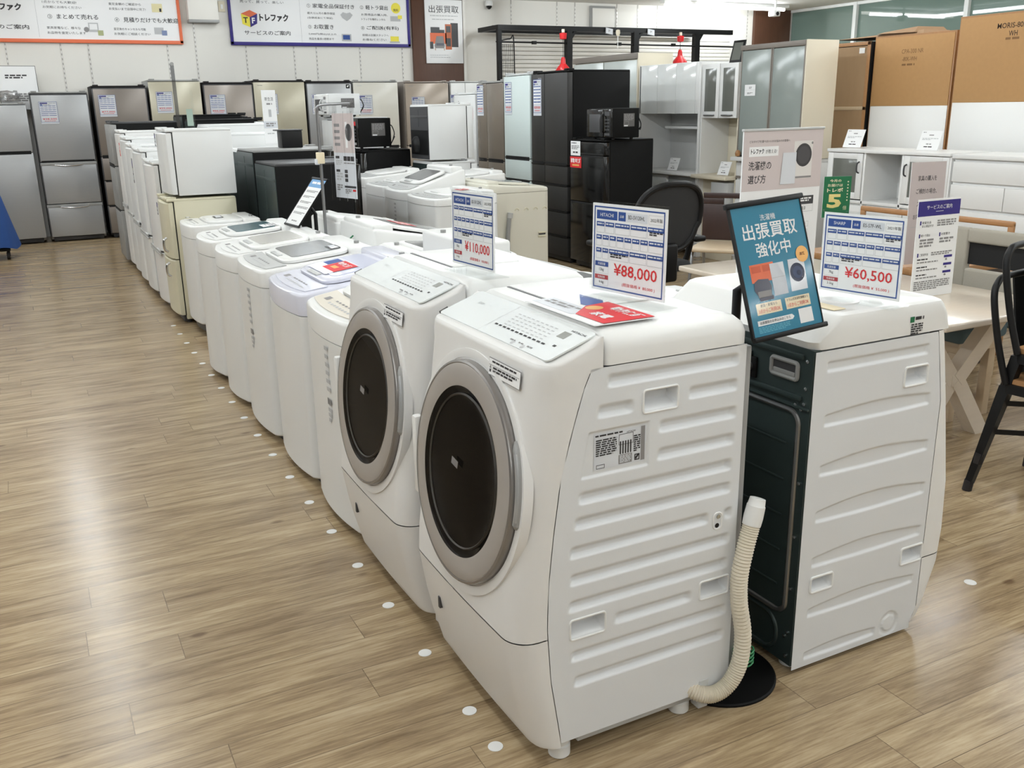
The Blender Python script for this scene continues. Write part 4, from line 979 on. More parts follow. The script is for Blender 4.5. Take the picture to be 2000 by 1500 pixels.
def draw_blue(p):
    p.rect(0, 0, 1, 1, CYAN)
    p.txt('洗濯機', .5, .075, .048, PAPER, 2, .22, 'C'); p.txt('出張買取', .5, .135, .125, PAPER, 2, .78, 'C', .012); p.txt('強化中', .5, .285, .115, PAPER, 2, .50, 'C', .012)
    # cupboard, armchair, refrigerator, drum washer
    p.rect(.11, .445, .34, .14, ORANGE, 2); p.rect(.13, .46, .13, .05, mat('print_orange_dark', (206, 92, 56), .5), 3); p.rect(.29, .46, .13, .05, MATS['print_orange_dark'], 3)
    p.poly([(.14, .58), (.20, .56), (.34, .57), (.37, .63), (.35, .69), (.16, .69), (.12, .64)], mat('print_slate', (96, 98, 110), .5), 4); p.rect(.16, .655, .19, .05, INKG, 5); p.rect(.17, .70, .20, .03, MATS['print_slate'], 5)
    p.rect(.39, .46, .20, .25, PAPERG, 4); p.rect(.39, .57, .20, .004, INKL, 5)
    p.poly([(.66, .455), (.90, .455), (.88, .705), (.64, .705)], PAPERG, 3); p.disc(.77, .565, .105, NAVYP, 4); p.disc(.77, .565, .07, mat('print_navy_light', (58, 70, 100), .5), 5); p.disc(.79, .57, .03, NAVYP, 6)
    p.disc(.885, .43, .09, AMBER, 5); p.txt('高額', .885, .415, .026, mat('print_brown', (120, 70, 30), .5), 6, al='C', bold=.02)
    p.rect(.10, .745, .36, .088, CREAMP, 2); p.txt('家具・家電なら', .28, .752, .024, INK, 3, .24, 'C'); p.txt('3点からご利用OK', .28, .788, .034, RED, 3, .31, 'C')
    p.rect(.52, .745, .36, .088, CREAMP, 2); p.txt('ドラム式洗濯乾燥機なら', .70, .752, .022, INK, 3, .31, 'C'); p.txt('1点からご利用OK', .70, .788, .034, RED, 3, .31, 'C')
    p.poly([(.08, .875), (.58, .875), (.61, .895), (.58, .915), (.08, .915)], PAPER, 2); p.txt('出張買取のお申込みはこちら', .33, .882, .024, INK, 3, .44, 'C', .01)
    p.rect(.68, .85, .20, .115, PAPER, 2)                   # blank where the code would be
    p.marks(.08, .925, .45, .05, mat('print_pale_blue', (90, 168, 192), .5), 4, 2, 3)
pole_stand('display_stand', 'tilted blue buying service notice on a pole with black round base', 'sign', (1.516, 1.612, 1.114), .16, .21, .297, draw_blue, 17.2, 3.5, (1.478, 1.70), disc=.155)
def draw_far(p):
    p.rect(0, 0, 1, 1, PAPER); p.rect(0, 0, 1, .17, mat('print_sky', (92, 150, 200), .5), 2); p.marks(.15, .05, .6, .07, PAPER, 1, 3, 2)
    for k in range(5): p.marks(.1, .24 + k * .12, .8, .05, INKG, 2, 2, k)
    p.marks(.3, .90, .4, .04, INKG, 1, 2, 9)
pole_stand('display_stand', 'black framed notice with light blue header, tilted, beside the hanging vinyl sign', 'sign', (1.397, 5.242, .984), -84.8, .21, .297, draw_far, 37.8, 0, (1.442, 5.225), disc=.03, film=False)

def draw_choose(p):
    p.rect(0, 0, 1, 1, PAPER); p.rect(0, 0, 1, .375, PAPERP, 2)
    p.txt('どのタイプを選べばいいかお悩みのお客様へ', .07, .06, .016, INK, 3, .50)
    p.rect(.07, .10, .36, .06, PAPER, 3); p.txt('トレファク', .09, .112, .034, INK, 4, .16, bold=.03); p.txt('が教える!', .27, .118, .026, INK, 4, .14)
    p.txt('洗濯機の', .07, .19, .055, INK, 3, .28, bold=.01); p.txt('選び方', .07, .275, .055, INK, 3, .22, bold=.01)
    p.rect(.63, .075, .24, .24, mat('print_pale', (222, 218, 214), .5), 3); p.disc(.755, .165, .105, mat('print_drum', (58, 56, 58), .5), 4); p.disc(.755, .165, .08, mat('print_drum2', (72, 70, 72), .5), 5); p.rect(.63, .30, .24, .012, INKG, 4)
    p.poly([(.49, .145), (.66, .145), (.66, .345), (.47, .345)], PAPERG, 6); p.disc(.86, .09, .012, INKG, 5)
    for k in range(4):
        p.rect(.08 + k * .215, .43, .20, .055, DGREY, 3); p.marks(.11 + k * .215, .442, .14, .03, PAPER, 2, 4, k); p.frame(.08 + k * .215, .485, .20, .05, .002, INKL, 3)
        p.txt(('4.5', '6.0', '7.0', '8.0')[k], .13 + k * .215, .50, .022, INK, 4)
    for k in range(3):
        p.frame(.6, .60 + k * .055, .28, .035, .002, INKL, 3); p.marks(.64, .608 + k * .055, .2, .018, INKG, 1, 4, k)
    p.marks(.08, .60, .4, .15, INKG, 6, 3, 5); p.rect(.5, .80, .38, .03, DGREY, 3); p.marks(.08, .85, .8, .1, INKL, 4, 3, 8)
CW = thing('floor_sign', 'large pinkish grey and white washing machine guide board on a floor stand', 'sign', (2.61, 2.78, 0), math.radians(3))
b = MB(); b.box(-.21, .21, .0, .006, .785, 1.379, PAPER); b.build('sheet', CW)
printed(draw_choose, CW, (-.21, 0, 1.379), (1, 0, 0), (0, 0, -1), .42, .594)
b = MB(); b.box(-.214, .214, -.004, .010, 1.376, 1.385, LGREY, .002); b.box(-.214, .214, -.004, .010, .778, .787, LGREY, .002); b.build('frame', CW)
b = MB(); b.cyl((0, .02, .01), (0, .02, 1.2), .012, STEEL); b.lathe([(.0008, 0), (.16, 0), (.16, .008), (.0008, .012)], STEEL, 40); b.build('stand', CW)

# vinyl sign hanging from a grey pole
r = thing('hanging_sign_stand', 'tall grey pole with a film covered washer notice hanging from its bent top', 'sign', (1.455, 5.085, 0))
b = MB(); b.cyl((0, 0, .82), (0, 0, .0), .0085, STEEL); b.cyl((0, 0, .8), (0, 0, 1.49), .0085, STEEL)
b.tube(smooth_path([(0, 0, 1.46), (.01, -.01, 1.502), (.10, -.05, 1.510), (.16, -.075, 1.512)], 6), .008, STEEL, 10)
b.box(-.02, .02, -.018, .018, 1.20, 1.26, CREAMP, .004); b.box(-.03, -.008, -.014, .014, 1.195, 1.225, PAPERG, .003); b.build('pole', r)
M = Matrix.Translation((-1.455, -5.085, 0)) @ card_matrix((1.58, 5.151 - .10, 1.236), -75, 0.5) @ Matrix.Translation((-.0, 0, 0))
def draw_hang(p):
    p.rect(0, 0, 1, 1, PAPERG); p.rect(0, 0, 1, .46, PAPERP, 2); p.disc(.76, .22, .16, DGREY, 3, ry=.10); p.rect(.60, .10, .10, .30, PAPER, 3)
    for k in range(4): p.rect(.08, .12 + k * .075, .26, .035, INKG, 3)
    for j in range(3): p.rect(.46 + j * .17, .50, .15, .055, INK, 3)
    p.rect(.08, .50, .18, .03, INK, 3); p.marks(.08, .55, .3, .06, INKL, 3, 3, 1); p.marks(.46, .575, .5, .02, INKG, 1, 3, 2)
    for k in range(3): p.rect(.48, .66 + k * .052, .14, .04, INK, 3)
    p.rect(.08, .66, .18, .03, INK, 3); p.marks(.08, .70, .3, .10, INKL, 3, 3, 3); p.rect(.44, .85, .54, .025, DGREY, 3); p.rect(.82, .89, .14, .025, RED, 3); p.marks(.46, .89, .3, .06, INKG, 3, 3, 5); p.marks(.08, .84, .26, .08, INKG, 3, 3, 6)
b = MB(); b.X = M; b.box(-.105, .105, 0, .002, -.225, .225, PAPERG); draw_hang(Pr(b, (-.105, 0, .225), (1, 0, 0), (0, 0, -1), .21, .45)); b.build('notice', r)
b = MB(); b.X = M; q = []
for k in range(25):
    x = -.125 + .25 * k / 24; q.append((x, -.010 - .006 * math.sin(k * 1.7) - .006 * math.cos(k * .8)))
b.loft([[(x, y, -.24) for x, y in q], [(x, y * .6 - .004, -.05) for x, y in q], [(x, y * 1.5, .10) for x, y in q], [(x, y, .235) for x, y in q]], FILM, False, False, False)
for x in (-.085, .085): b.box(x - .022, x + .022, -.012, .006, .22, .27, FILM)
b.build('vinyl_cover', r)

def draw_tallsign(p):
    p.rect(0, 0, 1, 1, PAPER); p.txt('新生活', .5, .13, .07, INK, 2, .62, 'C'); p.marks(.3, .24, .4, .05, INKG, 1, 2, 4)
    p.rect(.4, .36, .2, .14, INKL, 2); p.rect(.0, .58, 1, .13, PAPERG, 2); p.marks(.15, .61, .7, .08, INKG, 2, 3, 3); p.marks(.2, .80, .5, .03, INKL, 1, 2, 6)
card('upright_sign', 'tall narrow white acrylic sign on the far white refrigerator', 'sign', (1.876, 7.93, 1.432), 20, .13, .42, draw_tallsign, holder='sleeve')
r = thing('acrylic_post', 'clear acrylic sign post with a grey green slip on the white cube refrigerator', 'sign stand', (1.10, 7.22, 1.382))
b = MB(); b.box(-.05, .05, -.04, .04, 0, .004, ACRYL); b.box(-.062, -.038, -.004, .004, 0, .42, clear_mat('grey_acrylic', (196, 198, 202), .12)); b.build('post', r)
b = MB(); b.cyl((-.05, -.012, .425), (-.05, .012, .425), .012, GREYP); b.build('clip', r)
b = MB(); b.box(.012, .055, -.003, .0, .004, .12, mat('grey_green_slip', (150, 168, 156), .5)); b.box(.05, .068, -.002, .0, .004, .25, ACRYL); b.build('slip', r)

def draw_service(p):
    p.rect(0, 0, 1, 1, PAPER); p.rect(0, .02, 1, .15, INDIGO, 2); p.txt('サービスのご案内', .5, .06, .045, PAPER, 3, .60, 'C'); p.rect(.42, .125, .18, .004, PAPER, 3)
    for k, (x, y, t) in enumerate(((.07, .215, '家電全品'), (.07, .345, '軽トラ貸出'), (.55, .345, 'お取置き'), (.07, .54, 'ご配送料金'))):
        p.rect(x, y, .03, .04, INDIGO, 3); p.txt(t, x + .05, y + .005, .026, INK, 3, .21)
    p.txt('安心保証付き', .12, .255, .026, INK, 3, .27)
    p.marks(.48, .215, .45, .07, INKG, 3, 3, 1); p.marks(.10, .40, .34, .09, INKG, 3, 3, 2); p.marks(.57, .40, .34, .06, INKG, 2, 3, 3); p.marks(.40, .54, .5, .04, INKG, 2, 3, 4)
    for k in range(3):
        p.rect(.72, .585 + k * .08, .2, .025, INDIGO, 3); p.marks(.08, .60 + k * .08, .25, .02, INK, 1, 3, 5 + k); p.marks(.08, .63 + k * .08, .5, .02, INKG, 1, 3, 8 + k); p.poly([(.75, .625 + k * .08), (.79, .615 + k * .08), (.81, .635 + k * .08), (.77, .64 + k * .08)], INKG, 3)
    p.marks(.05, .83, .86, .10, INKG, 5, 3, 15)
card('table_sign', 'white service guide with indigo heading standing on the bleached wood table', 'sign', (3.63, 2.86, .835), -.6, .27, .442, draw_service, 1.0)
def draw_pink(p):
    p.rect(0, 0, 1, 1, PAPERP)
    for k, t in enumerate(('家具の購入を', 'ご検討の場合、', 'スタッフまで', 'お声がけください')): p.txt(t, .48, .13 + k * .125, .052, INK, 2, (.54, .60, .50, .66)[k], 'C', .005)
    p.rect(.1, .63, .35, .004, INKL, 2)
card('table_sign', 'pinkish notice with four lines of text standing behind the service guide', 'sign', (4.34, 3.51, .886), -8, .232, .546, draw_pink, 1.5, holder='sleeve')
def draw_green(p):
    p.rect(0, 0, 1, 1, GREENP); p.txt('今月の', .42, .07, .07, CREAMP, 2, .42, 'C', .02); p.txt('お届けは', .42, .18, .07, CREAMP, 2, .55, 'C', .02)
    p.txt('トレポ', .42, .28, .10, CREAMP, 2, .58, 'C', .03); p.txt('5', .42, .43, .34, mat('print_gold', (232, 214, 140), .5), 2, .52, 'C', .04); p.txt('倍', .75, .72, .1, CREAMP, 2)
    for k in range(7): p.rect(.86, .12 + k * .075, .045, .03, CREAMP, 2)
GS = thing('floor_sign', 'green point campaign notice with a big pale 5 behind the guide board', 'sign', (5.27, 5.04, 0), math.radians(-20))
b = MB(); b.box(-.105, .105, 0, .004, .66, .955, PAPER); b.build('sheet', GS)
printed(draw_green, GS, (-.105, 0, .955), (1, 0, 0), (0, 0, -1), .21, .295)
b = MB(); b.cyl((0, .02, .005), (0, .02, .9), .01, STEEL); b.lathe([(.0008, 0), (.13, 0), (.13, .008), (.0008, .012)], STEEL, 32); b.build('stand', GS)

# ================================================================== DINING FURNITURE
T = thing('dining_table', 'low bleached wood dining table on crossed legs, behind the reversed washer', 'table', (3.19, 2.42, 0))
b = MB(); b.box(0, .80, 0, 1.75, .582, .612, WOODT, .008, 3); b.build('tabletop', T)
def beam(mb, p0, p1, w, t, m):
    p0, p1 = Vector(p0), Vector(p1); a = (p1 - p0).normalized(); u = Vector((0, 1, 0)) if abs(a.y) < .9 else Vector((1, 0, 0)); v = a.cross(u).normalized()
    mb.loft([[tuple(p + u * sx * t / 2 + v * sy * w / 2) for sx, sy in ((-1, -1), (1, -1), (1, 1), (-1, 1))] for p in (p0, p1)], m)
for y in (.22, 1.50):
    b = MB(); beam(b, (.66, y, .583), (.37, y, .283), .075, .064, WOODT); beam(b, (.37, y, .283), (.58, y, 0), .075, .062, WOODT); b.build('leg', T)
    b = MB(); beam(b, (.09, y, .583), (.345, y, .283), .075, .056, WOODT); beam(b, (.345, y, .283), (.14, y, 0), .075, .054, WOODT); b.build('leg', T)
b = MB(); b.box(.33, .39, .19, 1.53, .255, .31, WOODT, .004); b.build('stretcher', T)
# two stacked black metal chairs
def metal_chair(label, loc, rz):
    r = thing('metal_chair', label, 'chair', loc, rz, 'stacked black metal chairs')
    b = MB(); pts = smooth_path([(-.19, -.16, .45), (-.205, -.20, .60), (-.215, -.232, .765), (-.19, -.24, .825), (-.12, -.245, .842), (.12, -.245, .842), (.19, -.24, .825), (.215, -.232, .765), (.205, -.20, .60), (.19, -.16, .45)], 8)
    b.tube(pts, .0125, BLACK, 12); b.build('back_hoop', r)
    b = MB(); O = [(-.085, .47), (.085, .47), (.075, .83), (-.075, .83)]
    b.loft([[(x, -.175 - (z - .45) * .19 + dy, z) for x, z in O] for dy in (-.004, .004)], BLACK); b.box(-.06, .06, -.214, -.208, .60, .612, BLACK, .002); b.build('back_panel', r)
    b = MB(); b.loft([[(x, y, z) for x, y in rrect(-.18, .18, -.18, .18, .04)] for z in (.452, .470)], WOODO); b.build('seat', r)
    b = MB(); b.loft([[(x, y, z) for x, y in rrect(-.19, .19, -.19, .19, .045)] for z in (.415, .451)], BLACK); b.build('seat_frame', r)
    for sx in (-1, 1):
        for sy in (-1, 1):
            b = MB(); p0 = Vector((sx * .165, sy * .165, .44)); p1 = Vector((sx * .215, sy * .235, .03))
            b.loft([[tuple(p0 + Vector(q) * 1.0) for q in ((-.021, -.021, 0), (.021, -.021, 0), (.021, .021, 0), (-.021, .021, 0))], [tuple(p1 + Vector(q) * .65) for q in ((-.021, -.021, 0), (.021, -.021, 0), (.021, .021, 0), (-.021, .021, 0))]], BLACK)
            lg = b.build('leg', r); b = MB(); b.cyl(tuple(p1 + Vector((0, 0, .012))), (p1.x + sx * .003, p1.y + sy * .004, 0), .018, RUBBER); b.build('foot_cap', lg)
    b = MB(); beam(b, (-.19, -.2, .25), (.19, .2, .25), .02, .006, BLACK); beam(b, (.19, -.2, .25), (-.19, .2, .25), .02, .006, BLACK); b.build('brace', r)
    return r
mc = metal_chair('lower of the two stacked black metal chairs with wooden seats', (3.375, 1.985, 0), math.radians(186))
dup(mc, (3.39, 1.965, .118), 'upper of the two stacked black metal chairs, its hoop back highest', math.radians(186))
# upholstered bench and chairs around the table
B = thing('upholstered_bench', 'slate blue upholstered bench tucked under the bleached table', 'bench', (3.72, 2.74, 0), math.radians(90))
b = MB(); b.box(0, .95, -.34, 0, .39, .46, FABB, .028, 4); b.build('seat', B)
b = MB(); b.box(.02, .93, -.32, -.02, .34, .392, WOODL, .006); b.build('frame', B)
for x in (.06, .89):
    for y in (-.29, -.05):
        b = MB(); b.box(x - .022, x + .022, y - .022, y + .022, 0, .345, WOODL, .004); b.build('leg', B)
def dining_chair(name, label, loc, rz, wood, seat, back, bw=.46, bh=.80, slot=True, sh=.44, group=None, padded=False):
    r = thing(name, label, 'chair', loc, rz, group)
    b = MB(); b.box(-bw / 2, bw / 2, -.22, .22, sh - .05, sh, seat, .018, 3); b.build('seat', r)
    b = MB(); y = -.235
    if padded:
        b.box(-bw / 2, -bw / 2 + .14, y - .02, y + .025, sh + .06, bh, back, .012, 3); b.box(bw / 2 - .14, bw / 2, y - .02, y + .025, sh + .06, bh, back, .012, 3)
        b.box(-bw / 2 + .135, bw / 2 - .135, y - .0195, y + .0245, bh - .07, bh - .0005, back, .012, 3); b.box(-bw / 2 + .135, bw / 2 - .135, y - .0195, y + .0245, sh + .0605, bh - .20, back, .012, 3); b.box(-bw / 2 + .12, bw / 2 - .12, y, y + .005, bh - .18, bh - .06, SHADOW)
    else:
        b.box(-bw / 2, bw / 2, y - .012, y + .014, bh - .035, bh, back, .010, 3); b.box(-bw / 2, bw / 2, y - .010, y + .012, bh - .15, bh - .10, back, .008, 3)
        for sx in (-1, 1): b.box(sx * (bw / 2 - .02) - .02, sx * (bw / 2 - .02) + .02, y - .010, y + .012, sh - .02, bh - .008, back, .008, 3)
    b.build('backrest', r)
    for sx in (-1, 1):
        for sy in (-1, 1):
            b = MB(); b.box(sx * (bw / 2 - .03) - .018, sx * (bw / 2 - .03) + .018, sy * .20 - .018, sy * .20 + .018, 0, sh - .04, wood, .004); b.build('leg', r)
    return r
dining_chair('dining_chair', 'grey beige fabric dining chair with a slot in its back, beside the metal chairs', (4.42, 2.93, 0), math.radians(-90), WOODL, FABB, FABG, .62, .86, padded=True)
dining_chair('dining_chair', 'oak chair with slotted back rail, left of the pinkish notice', (5.25, 4.32, 0), math.radians(-90), WOODO, WOODO, WOODO, .50, .80, group='oak chairs by the white sideboard')
dining_chair('dining_chair', 'oak chair with slotted back rail, right of the service guide', (5.25, 3.72, 0), math.radians(-90), WOODO, WOODO, WOODO, .56, .80, group='oak chairs by the white sideboard')
OT = thing('side_table', 'low oak table between the service guide and the oak chairs', 'table', (4.22, 3.36, 0))
b = MB(); b.box(0, .70, 0, .95, .56, .60, WOODO, .006); b.box(.03, .67, .03, .92, .50, .56, WOODD, .004); b.build('tabletop', OT)
for x in (.06, .56):
    for y in (.06, .89):
        b = MB(); b.box(x - .025, x + .025, y - .025, y + .025, 0, .505, WOODD, .004); b.build('leg', OT)
# black mesh office chair
O_ = thing('office_chair', 'black mesh office chair standing in front of the white kitchen cabinets', 'chair', (3.455, 4.86, 0), math.radians(2))
b = MB(); ol = []
for k in range(41):
    a = -PI * .5 + 2 * PI * k / 40; s_ = 1.0 if math.sin(a) > 0 else 0.8
    ol.append((.25 * math.copysign(abs(math.cos(a)) ** .72, math.cos(a)) * (1 if math.sin(a) > -.2 else .92), -.02 * 0, .815 + .205 * math.copysign(abs(math.sin(a)) ** .85, math.sin(a))))
def backpt(x, z): return (x, -.20 - (z - .5) * .16 + .9 * x * x * .6, z)
b.tube([backpt(x, z) for x, _, z in ol], .019, BLACK, 10, False); b.build('back_frame', O_)
b = MB(); n = len(ol) - 1; vs = [backpt(0, .815)] + [backpt(x * .98, .815 + (z - .815) * .98) for x, _, z in ol[:-1]]
b.add(vs, [(0, 1 + i, 1 + (i + 1) % n) for i in range(n)], MESHF); b.build('back_mesh', O_)
b = MB(); b.box(-.24, .24, -.18, .24, .46, .53, MESHF, .033, 4); b.build('seat', O_)
b = MB(); b.box(-.06, .06, -.26, -.16, .42, .66, BLACK, .02, 3); b.build('back_support', O_)
for sx in (-1, 1):
    b = MB(); b.tube(smooth_path([(sx * .24, .0, .46), (sx * .31, -.02, .50), (sx * .32, -.06, .64)], 6), .02, BLACK, 10); b.box(sx * .32 - .045, sx * .32 + .045, -.16, .14, .635, .672, BLACK, .015, 3); b.build('armrest', O_)
b = MB(); b.cyl((0, 0, .10), (0, 0, .44), .03, BLACK); b.build('gas_column', O_)
for k in range(5):
    a = 2 * PI * k / 5; b = MB(); b.tube([(0, 0, .12), (.30 * math.cos(a), .30 * math.sin(a), .075)], [.03, .018], BLACK, 10); lg = b.build('base_leg', O_)
    b = MB(); b.cyl((.30 * math.cos(a) - .012, .30 * math.sin(a), .03), (.30 * math.cos(a) + .012, .30 * math.sin(a), .03), .03, BLACK); b.build('caster', lg)
# dark bent-wood chair with handle hole and pale seat
K = thing('plywood_chair', 'chair with dark brown plywood back, oval hand hole and pale seat', 'chair', (4.62, 5.50, 0), math.radians(127))
b = MB()
def dk(x0, x1, z0, z1): b.box(x0, x1, -.235, -.215, z0, z1, WOODD, .004)
dk(-.22, .22, .46, .735); dk(-.22, -.06, .735, .78); dk(.06, .22, .735, .78); dk(-.22, .22, .78, .82); b.build('backrest', K)
b = MB(); b.box(-.21, .21, -.21, .24, .425, .455, WOODL, .012, 3); b.build('seat', K)
b = MB(); p = Pr(b, (-.12, -.2148, .80), (-1, 0, 0), (0, 0, -1), .05, .05); p.rect(0, 0, 1, 1, PAPER); p.marks(.1, .4, .8, .4, INKG, 2, 2, 3); b.build('price_sticker', K)
for sx in (-1, 1):
    b = MB(); b.tube(smooth_path([(sx * .19, -.22, 0), (sx * .19, -.20, .25), (sx * .19, -.14, .40), (sx * .19, .12, .42), (sx * .19, .19, .34), (sx * .20, .23, .0)], 6), .011, STEEL, 10); b.build('leg_frame', K)

# ================================================================== KITCHEN FURNITURE ROW ON THE RIGHT (fronts to the left at X = 5.9)
KX = 5.9
def cab(label, y0, name='kitchen_cabinet', cat='cabinet', x=KX, group=None): return thing(name, label, cat, (x, y0, 0), 0, group)
def part(root, name, m, x0, x1, y0, y1, z0, z1, bev=.003, label=None):
    b = MB(); b.box(x0, x1, y0, y1, z0, z1, m, bev); return b.build(name, root, label)
# wardrobe with pale frosted doors behind the white cupboard
r = cab('tall wardrobe with pale frosted doors and grey brown top edge, behind the black refrigerator', 8.52, 'wardrobe', 'wardrobe')
w_ = 1.30
part(r, 'carcass', CREAMB, .025, .45, 0, w_, .03, 1.94, .002); part(r, 'top', CABG, -.01, .45, -.004, w_ + .004, 1.94, 2.0); part(r, 'end_panel', CREAMB, .0, .45, -.006, .012, .03, 1.998)
for k in range(2): part(r, 'door', mat('pale_frosted_glass', (196, 202, 198), .18), .0, .022, .015 + k * w_ / 2, w_ / 2 - .005 + k * w_ / 2, .06, 1.93)
part(r, 'plinth', CABG, .03, .42, .02, w_ - .02, 0, .06)
# white gloss kitchen cupboard with open niche
r = cab('white gloss kitchen cupboard with open niche and pull out counter', 7.46, group='white kitchen cupboards')
W_ = 1.02
GLW = mat('white_gloss_front', (226, 228, 226), .1, coat=.5)
part(r, 'side_panel', MELAM, .0, .42, .0, .03, .0, 1.865); part(r, 'side_panel', MELAM, .0, .42, W_ - .03, W_, .0, 1.865); part(r, 'back_board', MELAM, .40, .42, .03, W_ - .03, .0, 1.86)
part(r, 'top_box', MELAM, .02, .40, .03, W_ - .03, 1.40, 1.865)
for k in range(3): part(r, 'door', GLW, .0, .02, .083 + k * .31, .083 + k * .31 + .307, 1.385, 1.86)
part(r, 'front_strip', MELAM, .0, .02, .03, .081, 1.385, 1.862)
part(r, 'shelf', MELAM, .12, .40, .03, .72, 1.235, 1.26); part(r, 'shelf_upright', MELAM, .14, .40, .03, .05, 1.26, 1.385)
part(r, 'counter', MELAM, -.05, .42, -.0, W_, .79, .82, .006); part(r, 'base_box', MELAM, .03, .40, .03, W_ - .03, .05, .79)
part(r, 'door', GLW, .012, .03, .52, W_ - .04, .08, .775); part(r, 'niche', mat('niche_grey', (150, 152, 150), .5), .024, .031, .05, .50, .30, .77); part(r, 'drawer', GLW, .012, .03, .05, .50, .08, .29)
# cream backed dresser with small glazed doors
r = cab('cream kitchen dresser with two small glazed doors and counter', 6.92, group='white kitchen cupboards')
W_ = .52
part(r, 'top_box', MELAM, .02, .36, .0, W_, 1.345, 1.832)
for k in range(2):
    y0 = .005 + k * .26; d = part(r, 'door', MELAM, -.002, .02, y0, y0 + .25, 1.345, 1.83)
    part(d, 'door_pane', DKPANE, -.004, .0, y0 + .045, y0 + .205, 1.405, 1.79, .001); g = MB(); g.tube(smooth_path([(-.002, y0 + .06, 1.37), (-.02, y0 + .065, 1.37), (-.02, y0 + .185, 1.37), (-.002, y0 + .19, 1.37)], 4), .007, STEEL, 8); g.build('handle', d)
part(r, 'back_board', CREAMB, .34, .36, .0, W_, .0, 1.35); part(r, 'side_panel', MELAM, .0, .36, W_ - .015, W_, .0, 1.35); part(r, 'side_panel', CREAMB, .02, .36, .0, .015, .0, 1.35)
part(r, 'counter', CREAMB, -.10, .36, .0, W_, .785, .82, .006); part(r, 'base_box', CREAMB, .05, .34, .0, W_, .0, .785); part(r, 'drawer', LGREY, -.06, .05, .01, .25, .40, .76)
# drawer base carrying the frosted cabinet
r = cab('white drawer base under the big frosted glass cabinet', 6.10)
W_ = .80
part(r, 'carcass', MELAM, .02, .40, .0, W_, .0, .97); part(r, 'counter', MELAM, -.07, .41, .0, W_, .97, 1.005, .005)
for k, (z0, z1) in enumerate(((.83, .955), (.64, .80), (.43, .62), (.08, .41))): part(r, 'drawer', MELAM, -.002, .02, .01, W_ - .01, z0, z1 - .006)
for z in (.81, .63, .42): part(r, 'finger_rail', CABG, .0, .021, .005, W_ - .005, z, z + .018, .001)
r = thing('glass_cabinet', 'big frosted glass upper cabinet with cream side, white note on its door', 'cabinet', (KX, 6.10, 1.006))
part(r, 'carcass', CREAMB, .022, .34, .0, W_, .0, .93, .003); part(r, 'top', CABG, -.008, .30, .004, W_ + .004, .92, .962); part(r, 'side_panel', CREAMB, -.002, .35, -.014, .003, .0, .965)
for k in range(2):
    y0 = .004 + k * .398; d = part(r, 'door', FROST, .0, .022, y0 + .012, y0 + .380, .012, .915)
    for a, c in ((y0, y0 + .013), (y0 + .379, y0 + .392)): part(d, 'door_frame', CABG, -.003, .022, a, c, .006, .92, .001)
part(r, 'bottom_rail', DGREY, .0, .05, .0, W_, .0, .014)
card('cabinet_note', 'small white note stuck on the frosted glass cabinet door', 'note', (KX - .004, 6.755, 1.585), -90, .14, .095, lambda p: (p.rect(0, 0, 1, 1, PAPER), p.marks(.4, .2, .25, .2, INKG, 2, 2, 1), p.rect(.05, .48, .9, .012, INKL, 2), p.marks(.25, .7, .5, .18, INKG, 2, 2, 2)), th=.001)
# low white sideboard with glazed doors
r = cab('long white sideboard with glazed doors and open middle niche', 4.60, 'sideboard', 'sideboard')
W_ = 1.17
part(r, 'top', MELAM, -.015, .42, .0, W_, 1.085, 1.11, .004); part(r, 'back_board', MELAM, .39, .41, .0, W_, .0, 1.085)
for y in (.0, .415, .78, W_ - .02): part(r, 'side_panel', MELAM, .005, .40, y, y + .02, .0, 1.085)
part(r, 'floor_board', MELAM, .005, .40, .02, W_ - .02, .69, .715); part(r, 'base_box', MELAM, .03, .39, .02, W_ - .02, .02, .69)
for y0, y1 in ((.805, W_ - .005), (.015, .41)):
    d = MB()
    for a, c, z0, z1 in ((y0, y0 + .055, .725, 1.08), (y1 - .055, y1, .725, 1.08), (y0 + .055, y1 - .055, .725, .775), (y0 + .055, y1 - .055, 1.035, 1.08)): d.box(-.002, .02, a, c, z0, z1, MELAM, .002)
    do = d.build('door', r); part(do, 'door_pane', DKPANE, .004, .012, y0 + .05, y1 - .05, .77, 1.04, .001)
    g = MB(); hy = y1 - .03 if y0 < .1 else y0 + .03; g.tube(smooth_path([(-.002, hy, .93), (-.025, hy, .945), (-.025, hy, 1.0), (-.002, hy, 1.015)], 5), .006, DGREY, 8); g.build('handle', do)
for y0, y1 in ((.01, .38), (.39, .77), (.78, W_ - .01)): part(r, 'drawer', MELAM, .008, .03, y0, y1, .53, .675)
for y0, y1 in ((.01, .58), (.59, W_ - .01)): part(r, 'drawer', MELAM, .008, .03, y0, y1, .10, .515)
# chest of drawers
r = cab('white chest of wide drawers at the right edge', 3.30, 'chest_of_drawers', 'chest of drawers')
W_ = 1.285
part(r, 'carcass', MELAM, .02, .45, .0, W_, .02, 1.08); part(r, 'top', MELAM, -.012, .46, -.005, W_ + .003, 1.075, 1.105, .004)
part(r, 'drawer', MELAM, -.002, .02, .005, W_ - .005, .915, 1.055)
for y0, y1 in ((W_ - .425, W_ - .005), (W_ - .86, W_ - .43), (.005, W_ - .865)): part(r, 'drawer', MELAM, -.002, .02, y0, y1, .735, .895)
for z0, z1 in ((.52, .715), (.30, .50), (.06, .28)): part(r, 'drawer', MELAM, -.002, .02, .005, W_ - .005, z0, z1)
